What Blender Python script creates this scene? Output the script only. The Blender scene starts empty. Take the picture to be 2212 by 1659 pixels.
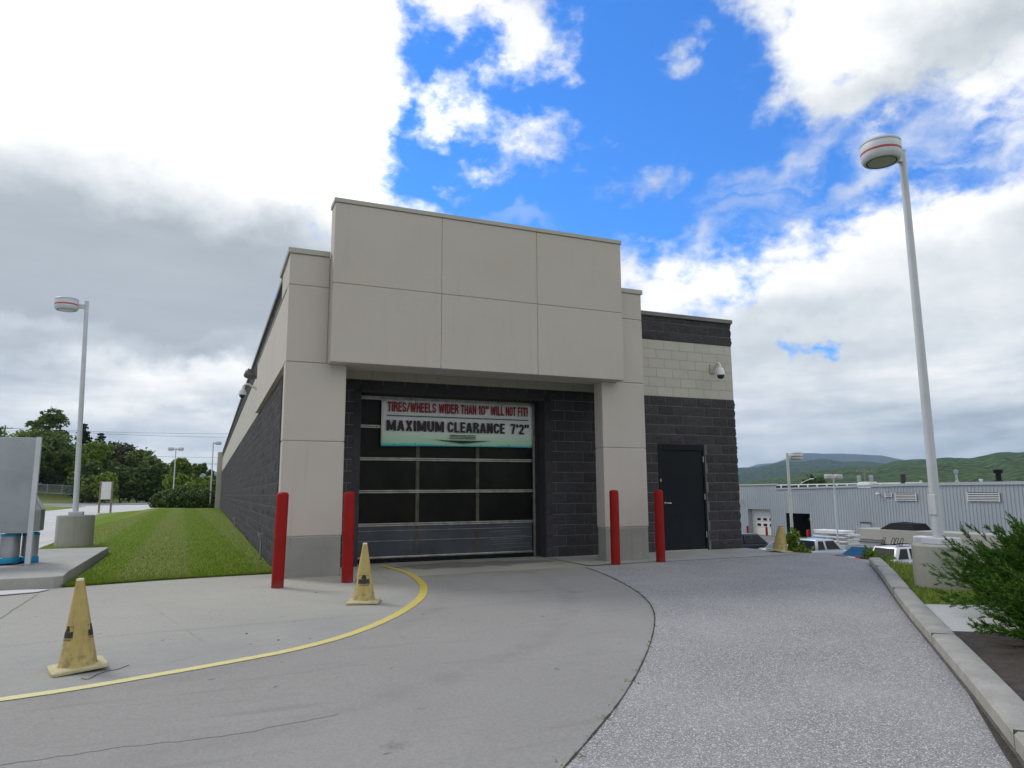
import bpy, bmesh, math, random
import numpy as np
from mathutils import Vector, Matrix, Euler
random.seed(7); rng = np.random.default_rng(11)
rad = math.radians
S = bpy.context.scene
COL = S.collection

# ------------------------------------------------------------------ camera
cam_d = bpy.data.cameras.new('camera'); cam = bpy.data.objects.new('camera', cam_d); COL.objects.link(cam)
CR = Vector((0.92042944, -0.3908547, -0.00649913)); CU = Vector((-0.05335096, -0.14207234, 0.98841749)); CF = Vector((0.38725097, 0.90942182, 0.15162004))
CP = Vector((-1.00414959, -11.27329925, 1.23354849))
M = Matrix.Identity(4)
for i in range(3):
    M[i][0] = CR[i]; M[i][1] = CU[i]; M[i][2] = -CF[i]; M[i][3] = CP[i]
cam.matrix_world = M
cam_d.sensor_width = 36; cam_d.lens = 1530.58 / 2212 * 36
cam_d.clip_start = 0.05; cam_d.clip_end = 60000
S.camera = cam
S.view_settings.view_transform = 'Standard'; S.view_settings.look = 'None'
S.view_settings.exposure = 0.40; S.view_settings.gamma = 1
S.view_settings.use_curve_mapping = False
S.cycles.max_bounces = 8; S.cycles.volume_bounces = 0

# ------------------------------------------------------------------ node helper
class NT:
    def __init__(s, tree): s.t = tree; s.n = tree.nodes; s.l = tree.links
    def new(s, typ, **kw):
        n = s.n.new(typ)
        for k, v in kw.items(): setattr(n, k, v)
        return n
    def put(s, sock, v):
        if v is None: return
        if isinstance(v, bpy.types.NodeSocket): s.l.new(v, sock)
        elif isinstance(v, bpy.types.Node): s.l.new(v.outputs[0], sock)
        else:
            if hasattr(sock.default_value, '__len__') and not isinstance(v, str):
                v = tuple(v)
                if len(sock.default_value) == 4 and len(v) == 3: v = v + (1,)
            sock.default_value = v
    def m(s, op, a, b=None, c=None, clamp=False):
        n = s.new('ShaderNodeMath', operation=op, use_clamp=clamp)
        s.put(n.inputs[0], a)
        if b is not None: s.put(n.inputs[1], b)
        if c is not None: s.put(n.inputs[2], c)
        return n.outputs[0]
    def mix(s, f, a, b, mode='MIX'):
        n = s.new('ShaderNodeMix', data_type='RGBA', blend_type=mode)
        s.put(n.inputs[0], f); s.put(n.inputs[6], a); s.put(n.inputs[7], b)
        return n.outputs[2]
    def noise(s, vec, scale, detail=4, rough=.55, dist=0, dim='3D'):
        n = s.new('ShaderNodeTexNoise', noise_dimensions=dim)
        if vec is not None: s.put(n.inputs['Vector'], vec)
        n.inputs['Scale'].default_value = scale; n.inputs['Detail'].default_value = detail
        n.inputs['Roughness'].default_value = rough; n.inputs['Distortion'].default_value = dist
        return n.outputs[0]
    def ramp(s, f, stops, interp='LINEAR'):
        n = s.new('ShaderNodeValToRGB'); n.color_ramp.interpolation = interp
        e = n.color_ramp.elements
        while len(e) > 1: e.remove(e[-1])
        for i, (p, c) in enumerate(stops):
            if not hasattr(c, '__len__'): c = (c, c, c)
            x = e[0] if i == 0 else e.new(p)
            x.position = p; x.color = tuple(c)[:3] + (1,)
        s.put(n.inputs[0], f)
        return n.outputs[0]
    def ss(s, v, a, b, to0=0, to1=1):
        n = s.new('ShaderNodeMapRange', interpolation_type='SMOOTHSTEP')
        s.put(n.inputs[0], v); s.put(n.inputs[1], a); s.put(n.inputs[2], b); s.put(n.inputs[3], to0); s.put(n.inputs[4], to1)
        return n.outputs[0]
    def mapv(s, vec, loc=(0,0,0), rot=(0,0,0), scale=(1,1,1), typ='POINT'):
        n = s.new('ShaderNodeMapping', vector_type=typ)
        s.put(n.inputs[0], vec); n.inputs[1].default_value = loc; n.inputs[2].default_value = rot; n.inputs[3].default_value = scale
        return n.outputs[0]

# ------------------------------------------------------------------ sky (world): Nishita air with procedural clouds laid out by compass bearing and elevation
SUN_AZ, SUN_EL = rad(-38), rad(48)
W = bpy.data.worlds.new('World'); S.world = W; W.use_nodes = True
t = NT(W.node_tree); t.n.clear()
sky = t.new('ShaderNodeTexSky', sky_type='NISHITA', sun_disc=False)
sky.sun_elevation = SUN_EL; sky.sun_rotation = SUN_AZ
sky.altitude = 200; sky.air_density = 1.0; sky.dust_density = .3; sky.ozone_density = 3.0
tc = t.new('ShaderNodeTexCoord').outputs['Generated']
sp = t.new('ShaderNodeSeparateXYZ'); t.put(sp.inputs[0], tc)
X, Y, Z = sp.outputs
az = t.m('MULTIPLY', t.m('ARCTAN2', X, Y), 57.2958)
el = t.m('MULTIPLY', t.m('ARCSINE', Z), 57.2958)
wn = t.new('ShaderNodeTexNoise'); t.put(wn.inputs['Vector'], t.mapv(tc, loc=(2, 5, 1), scale=(1, 1, 1.3))); wn.inputs['Scale'].default_value = 8.5; wn.inputs['Detail'].default_value = 7; wn.inputs['Roughness'].default_value = .58
ws = t.new('ShaderNodeSeparateColor'); t.put(ws.inputs[0], wn.outputs['Color'])
cmb = t.new('ShaderNodeCombineXYZ'); t.put(cmb.inputs[0], t.m('ADD', az, t.m('MULTIPLY', t.m('SUBTRACT', ws.outputs[0], .5), 13.0))); t.put(cmb.inputs[1], t.m('ADD', el, t.m('MULTIPLY', t.m('SUBTRACT', ws.outputs[1], .5), 9.0))); ae = cmb.outputs[0]
# noise for edges (3-D on the direction, flattened) and for layers near the horizon
dirv = t.mapv(tc, scale=(1, 1, 1.5))
n_edge = t.noise(dirv, 7.5, 10, .62, .0)
n_big = t.noise(t.mapv(tc, loc=(3, 1, 2), scale=(1, 1, 1.4)), 3.0, 5, .55, .0)
n_fine = t.noise(t.mapv(tc, loc=(5, 1, 7), scale=(1, 1, 1.6)), 16, 9, .62, .0)
n_str = t.noise(t.mapv(tc, loc=(1, 4, 2), scale=(1, 1, 5.5)), 4.2, 8, .56, .15)
n_wisp = t.noise(t.mapv(ae, rot=(0, 0, rad(-17)), scale=(.05, .30, 1)), 1.0, 7, .62, .6)
def blob(a, e, ra, re, rot=0, unit=False):
    v = t.mapv(ae, loc=(a, e, 0), rot=(0, 0, rad(rot)), scale=(ra, re, 1), typ='TEXTURE')
    ln = t.new('ShaderNodeVectorMath', operation='LENGTH'); t.put(ln.inputs[0], v)
    u = t.m('SUBTRACT', 1.0, ln.outputs['Value'])
    return u if unit else t.m('MULTIPLY', u, min(ra, re))          # roughly degrees inside the outline
def gauss(a, e, ra, re, rot=0): return t.ss(blob(a, e, ra, re, rot, True), 0.0, 1.0)
solid = [blob(-16, 36, 33, 24), blob(6, 43, 15, 12), blob(0, 24, 15.5, 8), blob(4, 17, 9, 7), blob(23.5, 28.3, 8.0, 2.7, -8), blob(19.5, 29.5, 4, 2.4, -20), blob(24.5, 35.0, 4.6, 3.2, 20), blob(18.5, 29, 3.0, 5), blob(20, 38, 7, 3.5),
         blob(38, 32.6, 1.7, 1.3), blob(57, 32.5, 13.5, 7.5, 4), blob(64, 27, 10, 5, 0), blob(46.5, 34.5, 4.5, 3.0), blob(20, -60, 260, 76.5), blob(60, 9, 25, 13.5, 3), blob(36.5, 15.5, 8, 4.6),
         blob(49, 16.0, 9, 4.5), blob(-15, 10, 28, 12), blob(23, 17.2, 12, 3.0, 0), blob(12, 18.0, 8, 6)]
mx = solid[0]
for b in solid[1:]: mx = t.m('MAXIMUM', mx, b)
for b in (blob(-130, 38, 95, 46), blob(165, 40, 85, 46)): mx = t.m('MAXIMUM', mx, t.m('MINIMUM', b, 7.0))  # unseen cloud banks behind the camera, added to keep the sky light neutral
ne = t.m('SUBTRACT', t.m('ADD', t.m('MULTIPLY', n_edge, .62), t.m('MULTIPLY', n_fine, .38)), .5)
field = t.m('ADD', mx, t.m('MULTIPLY', ne, 15.0))
for (a, e, ra, re, rt, k) in [(44.8, 9.4, 3.8, 2.4, -8, 7.), (59.3, 11.8, 2.8, 1.6, 0, 7.), (52, 8.0, 8, 1.2, -3, 3.), (3.5, 9.3, 1.5, .7, 0, 5.)]:
    field = t.m('SUBTRACT', field, t.m('MULTIPLY', gauss(a, e, ra, re, rt), k))
dens = t.ss(field, -.2, 3.0)
wis = None
for (a, e, ra, re, rt, k) in [(46, 24.6, 10, 2.2, 17, .7), (50.5, 21.8, 9, 2.0, 16, .7), (34.3, 23.9, 3.4, 1.3, 12, .75), (38.5, 19.8, 5, 1.7, 14, .75), (55, 24.6, 8, 3.0, 18, .65),
                              (42, 21.8, 6, 1.5, 14, .4), (49, 27.0, 8, 2.2, 20, .45), (24, 22, 5, 1.2, 0, .3), (60, 22.5, 8, 2.6, 25, .7)]:
    g = t.m('MULTIPLY', t.ss(t.m('ADD', blob(a, e, ra, re, rt, True), t.m('MULTIPLY', t.m('ADD', ne, t.m('MULTIPLY', t.m('SUBTRACT', n_wisp, .5), .9)), 2.2)), .0, 1.25), k)
    wis = g if wis is None else t.m('MAXIMUM', wis, g)
dens = t.m('SUBTRACT', 1.0, t.m('MULTIPLY', t.m('SUBTRACT', 1.0, dens), t.m('SUBTRACT', 1.0, wis)), clamp=True)
# brightness of the clouds
br = t.m('ADD', .66, t.m('MULTIPLY', t.m('SUBTRACT', n_big, .5), .5))
for (a, e, ra, re, rt, k) in [(-4, 35, 36, 17, 0, .9), (12, 26, 14, 9, 0, .5), (-60, 45, 60, 40, 0, .7), (37, 16.8, 11, 5, 0, .38), (49, 17.6, 13, 3.4, 3, .25), (50, 33, 12, 7, 0, .25), (62, 24, 10, 5, 0, .2), (22, 30, 10, 8, 0, .3), (140, 40, 110, 60, 0, .35),
                              (-3, 7.6, 12, 2.4, 0, .30), (-8, 4, 16, 4, 0, .14), (55, 5.5, 18, 5, 0, .12), (58, 20.0, 10, 3, 10, .25), (-13, 11.3, 7, 1.6, 0, .12), (52, 9, 18, 7, 0, .12), (50, 14, 18, 5, 0, .14)]:
    br = t.m('ADD', br, t.m('MULTIPLY', gauss(a, e, ra, re, rt), k))
for (a, e, ra, re, rt, k) in [(-9, 15.5, 27, 9, 4, .30), (3, 14, 16, 6, -8, .22), (-13, 13.0, 12, 4, 0, .02), (53, 9.0, 15, 4, 0, .16), (47, 13.0, 11, 2.2, -6, .14), (60, 31, 9, 5, 0, .22), (53, 28, 9, 2.6, 0, .14), (-9, 4.6, 16, 1.6, 0, .12), (0, 9.8, 9, 1.4, 0, .12), (57, 4.5, 18, 3, 0, .10)]:
    br = t.m('SUBTRACT', br, t.m('MULTIPLY', gauss(a, e, ra, re, rt), k))
lowf = t.ss(el, 14, 4)
br = t.m('ADD', br, t.m('MULTIPLY', t.m('SUBTRACT', n_str, .5), t.m('MULTIPLY', lowf, 1.6)))
br = t.m('ADD', br, t.m('MULTIPLY', t.m('SUBTRACT', n_fine, .5), .26))
br = t.m('MAXIMUM', br, t.m('ADD', .36, t.m('MULTIPLY', n_str, .18)))
br = t.m('MINIMUM', br, 1.5)
warm = t.ramp(br, [(.25, (.80, .89, 1.0)), (.6, (.89, .95, 1.0)), (.95, (1, .985, .955))])
cn = t.new('ShaderNodeVectorMath', operation='SCALE'); t.put(cn.inputs[0], warm); t.put(cn.inputs['Scale'], br)
skyc = t.mix(1.0, sky.outputs[0], (.27, .84, 1.50), 'MULTIPLY')
bg1 = t.new('ShaderNodeBackground'); t.put(bg1.inputs[0], skyc); bg1.inputs[1].default_value = .12
bg2 = t.new('ShaderNodeBackground'); t.put(bg2.inputs[0], cn.outputs[0]); bg2.inputs[1].default_value = 1.0
mxs = t.new('ShaderNodeMixShader'); t.put(mxs.inputs[0], dens); t.l.new(bg1.outputs[0], mxs.inputs[1]); t.l.new(bg2.outputs[0], mxs.inputs[2])
wo = t.new('ShaderNodeOutputWorld'); t.l.new(mxs.outputs[0], wo.inputs[0])

# ------------------------------------------------------------------ sun behind thin cloud
sd = bpy.data.lights.new('sun', 'SUN'); sd.energy = 1.2; sd.angle = rad(14); sd.color = (1, .96, .9)
so = bpy.data.objects.new('sun', sd); COL.objects.link(so)
sdir = Vector((math.sin(SUN_AZ) * math.cos(SUN_EL), math.cos(SUN_AZ) * math.cos(SUN_EL), math.sin(SUN_EL)))
so.rotation_euler = sdir.to_track_quat('Z', 'Y').to_euler(); so.location = (0, 0, 60)

# ------------------------------------------------------------------ materials
MATS = {}
def mat(name, base=(.5, .5, .5), rough=.7, metal=0, spec=.5, build=None):
    if name in MATS: return MATS[name]
    m = bpy.data.materials.new(name); m.use_nodes = True; t = NT(m.node_tree)
    b = t.n['Principled BSDF']
    b.inputs['Base Color'].default_value = tuple(base) + (1,); b.inputs['Roughness'].default_value = rough
    b.inputs['Metallic'].default_value = metal; b.inputs['Specular IOR Level'].default_value = spec
    if build: build(t, b)
    MATS[name] = m
    return m
def obj_co(t): return t.new('ShaderNodeTexCoord').outputs['Object']
def bump(t, b, h, strength=.3, dist=.01):
    n = t.new('ShaderNodeBump'); n.inputs['Strength'].default_value = strength; n.inputs['Distance'].default_value = dist
    t.put(n.inputs['Height'], h); t.l.new(n.outputs[0], b.inputs['Normal'])
def varied(c1, c2, scale=3, detail=5, fine=None, bstr=.2, bdist=.005, lo=.35, hi=.65, rough=None):
    def f(t, b):
        co = obj_co(t)
        n = t.noise(co, scale, detail, .6)
        c = t.ramp(n, [(lo, c1), (hi, c2)])
        if fine:
            nf = t.noise(co, fine, 3, .6)
            c = t.mix(.35, c, t.ramp(nf, [(.3, tuple(x * .6 for x in c1)), (.7, tuple(min(1, x * 1.35) for x in c2))]))
            bump(t, b, nf, bstr, bdist)
        t.put(b.inputs['Base Color'], c)
        if rough: t.put(b.inputs['Roughness'], t.ramp(n, [(.3, rough[0]), (.7, rough[1])]))
    return f
def stained(c1, c2, streak=.15):
    """render finish with faint vertical weather streaks"""
    def f(t, b):
        co = obj_co(t)
        n = t.noise(co, .9, 6, .6); c = t.ramp(n, [(.3, c1), (.7, c2)])
        nf = t.noise(co, 120, 3, .7)
        c = t.mix(.30, c, t.ramp(nf, [(.32, tuple(x * .7 for x in c1)), (.68, tuple(min(1, x * 1.2) for x in c2))]))
        ns = t.noise(t.mapv(co, scale=(9, 9, .35)), 1, 5, .6)
        c = t.mix(t.m('MULTIPLY', t.ss(ns, .56, .74), streak), c, tuple(x * .55 for x in c1))
        t.put(b.inputs['Base Color'], c); bump(t, b, nf, .5, .006)
    return f
def concrete_drive(t, b):
    co = obj_co(t)
    n1 = t.noise(co, .35, 6, .62); n2 = t.noise(co, 2.6, 6, .65); nf = t.noise(co, 210, 2, .6); nm = t.noise(co, 42, 4, .7)
    c = t.ramp(n1, [(.3, (.265, .255, .222)), (.55, (.325, .312, .268)), (.75, (.37, .352, .30))])
    c = t.mix(t.m('MULTIPLY', t.ss(n2, .5, .75), .35), c, (.215, .215, .205))
    c = t.mix(.32, c, t.ramp(nf, [(.35, (.16, .16, .15)), (.65, (.47, .465, .43))]))
    c = t.mix(.22, c, t.ramp(nm, [(.35, (.19, .19, .18)), (.65, (.42, .41, .375))]))
    # tyre worn, darker lane where cars turn in: a ring about the curve's centre
    d = t.new('ShaderNodeVectorMath', operation='DISTANCE'); t.put(d.inputs[0], co); d.inputs[1].default_value = (-2.4, .9, 0)
    dd = d.outputs['Value']
    ring = t.m('MULTIPLY', t.ss(dd, 4.2, 5.4), t.ss(dd, 8.8, 7.2))
    ring = t.m('MULTIPLY', ring, t.ss(t.noise(t.mapv(co, loc=(4, 0, 0)), .8, 5, .6), .25, .7))
    c = t.mix(t.m('MULTIPLY', ring, .5), c, (.215, .213, .212))
    # damp patch in front of the garage door
    dv = t.new('ShaderNodeVectorMath', operation='LENGTH'); t.put(dv.inputs[0], t.mapv(co, loc=(3.2, .75, 0), scale=(1.9, .62, 1), typ='TEXTURE'))
    wet = t.ss(t.m('ADD', t.m('SUBTRACT', 1.0, dv.outputs['Value']), t.m('MULTIPLY', t.m('SUBTRACT', t.noise(co, 2.2, 6, .6), .5), 1.6)), .1, .4)
    c = t.mix(t.m('MULTIPLY', wet, .6), c, (.085, .085, .083))
    # pits
    vo = t.new('ShaderNodeTexVoronoi', feature='DISTANCE_TO_EDGE'); 
    sp = t.noise(co, 9, 2, .5); c = t.mix(t.m('MULTIPLY', t.ss(sp, .735, .76), .6), c, (.09, .085, .08))
    # hairline cracks
    cw = t.new('ShaderNodeTexVoronoi', feature='DISTANCE_TO_EDGE'); t.put(cw.inputs['Vector'], t.mapv(t.mix(.12, co, t.new('ShaderNodeTexNoise').outputs[1]), scale=(.16, .34, 1))); cw.inputs['Scale'].default_value = 1
    cr = t.m('MULTIPLY', t.ss(cw.outputs[0], .0035, .0), t.ss(n2, .4, .62))
    c = t.mix(t.m('MULTIPLY', cr, .30), c, (.11, .11, .10))
    t.put(b.inputs['Base Color'], c); bump(t, b, t.m('ADD', nf, nm), .3, .003)
    t.put(b.inputs['Roughness'], t.m('SUBTRACT', .9, t.m('MULTIPLY', wet, .35)))
def asphalt_pad(t, b):
    co = obj_co(t)
    v = t.new('ShaderNodeTexVoronoi', feature='F1'); t.put(v.inputs['Vector'], co); v.inputs['Scale'].default_value = 115
    sepc = t.new('ShaderNodeSeparateColor'); t.put(sepc.inputs[0], v.outputs['Color'])
    stone = t.ramp(sepc.outputs[0], [(0, (.09, .09, .09)), (.3, (.19, .19, .192)), (.62, (.325, .322, .325)), (.86, (.47, .465, .47)), (1, (.80, .80, .80))])
    n1 = t.noise(co, .7, 5, .6); nf = t.noise(co, 160, 3, .65)
    c = t.mix(t.ss(v.outputs['Distance'], .3, .75), stone, (.10, .10, .105))
    c = t.mix(.30, c, t.ramp(nf, [(.35, (.12, .12, .12)), (.65, (.55, .55, .55))]))
    c = t.mix(t.m('MULTIPLY', t.ss(n1, .35, .7), .35), c, (.34, .335, .325))
    t.put(b.inputs['Base Color'], t.mix(1.0, c, (1.12, 1.10, 1.07), 'MULTIPLY')); b.inputs['Specular IOR Level'].default_value = .2; bump(t, b, t.m('ADD', nf, t.m('MULTIPLY', v.outputs['Distance'], -1.2)), .35, .004)
def cmu(t, b):
    co = obj_co(t); g = t.new('ShaderNodeNewGeometry')
    r = g.outputs['Random Per Island']
    nf = t.noise(co, 46, 5, .75); n1 = t.noise(co, 7, 4, .6)
    c = t.ramp(r, [(0, (.046, .042, .050)), (.5, (.060, .055, .064)), (1, (.080, .074, .084))])
    c = t.mix(.55, c, t.ramp(nf, [(.3, (.020, .019, .022)), (.55, (.052, .050, .057)), (.8, (.10, .096, .106))]))
    c = t.mix(t.m('MULTIPLY', t.ss(n1, .5, .8), .3), c, (.085, .08, .085))
    t.put(b.inputs['Base Color'], c); bump(t, b, nf, .7, .008)
def tan_block(t, b):
    co = obj_co(t); g = t.new('ShaderNodeNewGeometry')
    c = t.ramp(g.outputs['Random Per Island'], [(0, (.46, .435, .395)), (1, (.50, .475, .435))])
    nf = t.noise(co, 90, 3, .7); n1 = t.noise(co, 2, 5, .6)
    c = t.mix(.3, c, t.ramp(nf, [(.3, (.3, .29, .25)), (.7, (.55, .53, .47))]))
    c = t.mix(t.m('MULTIPLY', t.ss(n1, .5, .75), .25), c, (.33, .32, .28))
    t.put(b.inputs['Base Color'], c); bump(t, b, nf, .3, .004)
def grass_sheet(c1, c2, c3, stripe=0):
    def f(t, b):
        co = obj_co(t); n1 = t.noise(co, .5, 5, .6); n2 = t.noise(t.mapv(co, scale=(1, .8, 1)), 26, 4, .7); n3 = t.noise(co, 5, 5, .65)
        c = t.ramp(n2, [(.28, c1), (.5, c2), (.75, c3)])
        c = t.mix(t.m('MULTIPLY', t.ss(n1, .4, .7), .4), c, c2)
        c = t.mix(t.m('MULTIPLY', t.ss(n3, .5, .8), .5), c, c3)
        if stripe:
            sx = t.new('ShaderNodeSeparateXYZ'); t.put(sx.inputs[0], co)
            w = t.m('SINE', t.m('ADD', t.m('MULTIPLY', t.m('ADD', sx.outputs[0], t.m('MULTIPLY', sx.outputs[1], .03)), 3.1), t.m('MULTIPLY', n1, .8)))
            c = t.mix(t.m('MULTIPLY', t.ss(w, -.25, .25), stripe), c, t.mix(.6, c, (.22, .24, .08)))
        t.put(b.inputs['Base Color'], c); bump(t, b, n2, .8, .03)
    return f
def leafy(cols, trans=.25):
    def f(t, b):
        g = t.new('ShaderNodeNewGeometry'); co = obj_co(t)
        n = t.noise(co, .45, 3, .6)
        k = t.m('ADD', t.m('MULTIPLY', g.outputs['Random Per Island'], .6), t.m('MULTIPLY', n, .5))
        c = t.ramp(k, [(.15, cols[0]), (.5, cols[1]), (.9, cols[2])])
        t.put(b.inputs['Base Color'], c)
        b.inputs['Roughness'].default_value = .6; b.inputs['Specular IOR Level'].default_value = .25
        tr = t.new('ShaderNodeBsdfTranslucent'); t.put(tr.inputs[0], c)
        ms = t.new('ShaderNodeMixShader'); ms.inputs[0].default_value = trans
        out = [n for n in t.n if n.type == 'OUTPUT_MATERIAL'][0]
        t.l.new(b.outputs[0], ms.inputs[1]); t.l.new(tr.outputs[0], ms.inputs[2]); t.l.new(ms.outputs[0], out.inputs[0])
    return f
def scuffed(t, b):
    co = obj_co(t); n = t.noise(co, 2.5, 6, .6); c = t.ramp(n, [(.3, (.22, .004, .003)), (.7, (.30, .008, .006))])
    sc = t.noise(t.mapv(co, scale=(14, 14, 1.6)), 1.6, 7, .7); low = t.new('ShaderNodeSeparateXYZ'); t.put(low.inputs[0], co)
    c = t.mix(t.m('MULTIPLY', t.ss(sc, .62, .74), .45), c, (.42, .12, .10))
    ch = t.noise(co, 38, 3, .6); c = t.mix(t.ss(ch, .74, .77), c, (.10, .05, .04))
    c = t.mix(t.m('MULTIPLY', t.m('MULTIPLY', t.ss(low.outputs[2], .16, .0), t.ss(n, .35, .6)), .55), c, (.10, .07, .06))
    t.put(b.inputs['Base Color'], c); t.put(b.inputs['Roughness'], t.ramp(n, [(.3, .45), (.7, .7)])); bump(t, b, n, .2, .01)
m_drive = mat('concrete_drive', rough=.9, build=concrete_drive)
def lane_surface(t, b):
    co = obj_co(t); n1 = t.noise(co, .45, 6, .62); n2 = t.noise(co, 3.0, 7, .68); nf = t.noise(co, 210, 2, .6); nm = t.noise(co, 42, 4, .7)
    c = t.ramp(n1, [(.3, (.215, .215, .21)), (.55, (.25, .25, .245)), (.75, (.285, .283, .275))])
    c = t.mix(t.m('MULTIPLY', t.ss(n2, .48, .72), .4), c, (.185, .185, .185))
    c = t.mix(.34, c, t.ramp(nf, [(.35, (.12, .12, .12)), (.65, (.42, .42, .415))])); c = t.mix(.22, c, t.ramp(nm, [(.35, (.15, .15, .15)), (.65, (.36, .36, .355))]))
    sk = t.noise(t.mapv(co, rot=(0, 0, rad(-28)), scale=(.6, 5, 1)), 1.2, 6, .6); c = t.mix(t.m('MULTIPLY', t.ss(sk, .56, .72), .35), c, (.15, .15, .152))
    dv = t.new('ShaderNodeVectorMath', operation='LENGTH'); t.put(dv.inputs[0], t.mapv(co, loc=(3.2, .55, 0), scale=(2.3, 1.7, 1), typ='TEXTURE'))
    worn = t.ss(t.m('ADD', t.m('SUBTRACT', 1.0, dv.outputs['Value']), t.m('MULTIPLY', t.m('SUBTRACT', n2, .5), 1.2)), .0, .5); c = t.mix(t.m('MULTIPLY', worn, .45), c, (.12, .12, .118))
    sp = t.noise(co, 9, 2, .5); c = t.mix(t.m('MULTIPLY', t.ss(sp, .735, .76), .6), c, (.09, .085, .08))
    vd = t.new('ShaderNodeTexVoronoi', feature='F1'); t.put(vd.inputs['Vector'], co); vd.inputs['Scale'].default_value = .9     # oil drips
    oil = t.m('MULTIPLY', t.ss(t.m('ADD', vd.outputs['Distance'], t.m('MULTIPLY', t.m('SUBTRACT', nm, .5), .12)), .10, .03), t.ss(n1, .45, .6)); c = t.mix(t.m('MULTIPLY', oil, .5), c, (.10, .10, .098))
    for rr_ in (5.1, 6.6):          # tyre tracks following the curve
        dt = t.new('ShaderNodeVectorMath', operation='DISTANCE'); t.put(dt.inputs[0], co); dt.inputs[1].default_value = (-2.9, -.6, 0)
        tk = t.ss(t.m('ABSOLUTE', t.m('SUBTRACT', dt.outputs['Value'], rr_)), .22, .02); c = t.mix(t.m('MULTIPLY', tk, t.m('MULTIPLY', t.ss(n2, .3, .7), .22)), c, (.13, .13, .13))
    t.put(b.inputs['Base Color'], t.mix(1.0, c, (1.0, .955, .89), 'MULTIPLY')); bump(t, b, t.m('ADD', nf, nm), .3, .003)
m_lane = mat('concrete_worn', rough=.88, build=lane_surface)
m_apron = mat('concrete_apron', rough=.9, build=varied((.27, .268, .25), (.37, .365, .335), 1.5, 6, 120, .3, .003))
m_walk = mat('concrete_pale', rough=.9, build=varied((.40, .40, .39), (.55, .545, .52), .3, 6, 60, .2, .003))
m_kerb = mat('kerb_concrete', rough=.9, build=varied((.235, .225, .20), (.37, .355, .315), 4, 7, 130, .5, .006))
m_plinth = mat('plinth_concrete', rough=.9, build=stained((.21, .208, .192), (.34, .335, .31), .6))
m_lampbase = mat('footing_concrete', rough=.9, build=stained((.27, .265, .24), (.43, .42, .385), .4))
m_asph = mat('asphalt_coarse', rough=.95, build=asphalt_pad)
m_road = mat('road_asphalt', rough=.95, build=varied((.16, .16, .165), (.24, .24, .245), .2, 5, 40, .2, .003))
def line_yellow(t, b):
    co = obj_co(t); sx = t.new('ShaderNodeSeparateXYZ'); t.put(sx.inputs[0], co); n = t.noise(co, 60, 5, .7)
    c = t.ramp(t.m('MULTIPLY', t.m('ADD', sx.outputs[0], 4), .167), [(.2, (.62, .58, .32)), (.6, (.60, .52, .20)), (.95, (.50, .40, .06))])   # older, paler paint towards the road
    c = t.mix(t.m('MULTIPLY', t.ss(n, .52, .68), .5), c, (.33, .32, .27)); t.put(b.inputs['Base Color'], c)
m_yellow = mat('line_paint', rough=.8, build=line_yellow)
m_line_tan = mat('line_paint_worn', rough=.8, build=varied((.42, .40, .28), (.6, .57, .4), 1.2, 6, 90, .3, .002))
m_cmu = mat('split_block', rough=.95, spec=.25, build=cmu)
m_mortar = mat('mortar_dark', rough=.95, build=varied((.15, .145, .145), (.22, .215, .21), 3, 5, 100))
m_tan = mat('tan_block', rough=.9, build=tan_block)
m_mortar2 = mat('mortar_tan', rough=.95, base=(.34, .335, .305))
m_eifs = mat('render_finish', rough=.92, spec=.3, build=stained((.475, .428, .388), (.525, .480, .442), .14))
m_joint = mat('joint_tan', rough=.95, base=(.38, .35, .31))  # even tan of the recessed core that shows in the panel joints
m_coping_tan = mat('coping_tan', base=(.36, .35, .31), rough=.5, metal=.2)
m_coping = mat('coping_grey', rough=.45, metal=.3, build=varied((.11, .105, .11), (.16, .15, .155), 1, 4))
m_roof = mat('roof_membrane', base=(.25, .25, .25), rough=.9)
m_red = mat('bollard_red', rough=.5, spec=.2, build=scuffed)
m_dooralu = mat('door_aluminium', rough=.42, metal=.75, build=varied((.22, .215, .19), (.36, .355, .33), 6, 4))
m_pane = mat('door_pane', rough=.22, spec=.10, build=varied((.006, .006, .0055), (.016, .015, .013), 1.3, 5))
m_panel_low = mat('door_panel_translucent', rough=.35, spec=.5, build=varied((.03, .037, .048), (.052, .06, .074), 1.5, 5, rough=(.25, .5)))
m_black = mat('rubber_black', base=(.010, .010, .012), rough=.8, spec=.15)
m_interior = mat('dark_metal', base=(.02, .02, .022), rough=.7)
m_steel_door = mat('door_navy', rough=.6, spec=.15, build=varied((.008, .010, .014), (.011, .014, .019), 1.2, 4))
m_chrome = mat('satin_steel', base=(.55, .55, .54), rough=.35, metal=.9)
m_white = mat('white_paint', base=(.66, .67, .68), rough=.4)
m_pole = mat('pole_paint', rough=.5, build=varied((.47, .50, .54), (.56, .58, .62), 2, 4))
m_lens = mat('lamp_lens', base=(.32, .33, .27), rough=.25)
m_stripe = mat('stripe_red', base=(.42, .05, .06), rough=.5)
m_cone = mat('cone_yellow', rough=.62, build=varied((.33, .245, .075), (.46, .36, .125), 2.2, 5, lo=.2, hi=.8))
def cone_skin(t, b):
    co = obj_co(t); n = t.noise(co, 2.2, 5, .6); c = t.ramp(n, [(.2, (.33, .245, .075)), (.8, (.46, .36, .125))])
    sx = t.new('ShaderNodeSeparateXYZ'); t.put(sx.inputs[0], co); g = t.noise(co, 16, 7, .7); st = t.noise(t.mapv(co, scale=(30, 30, 3)), 1, 6, .6)
    c = t.mix(t.m('MULTIPLY', t.ss(g, .46, .66), t.ss(sx.outputs[2], .55, .05)), c, (.22, .165, .07))
    c = t.mix(t.m('MULTIPLY', t.ss(st, .55, .72), .45), c, (.24, .18, .08)); t.put(b.inputs['Base Color'], c); bump(t, b, g, .15, .002)
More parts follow.
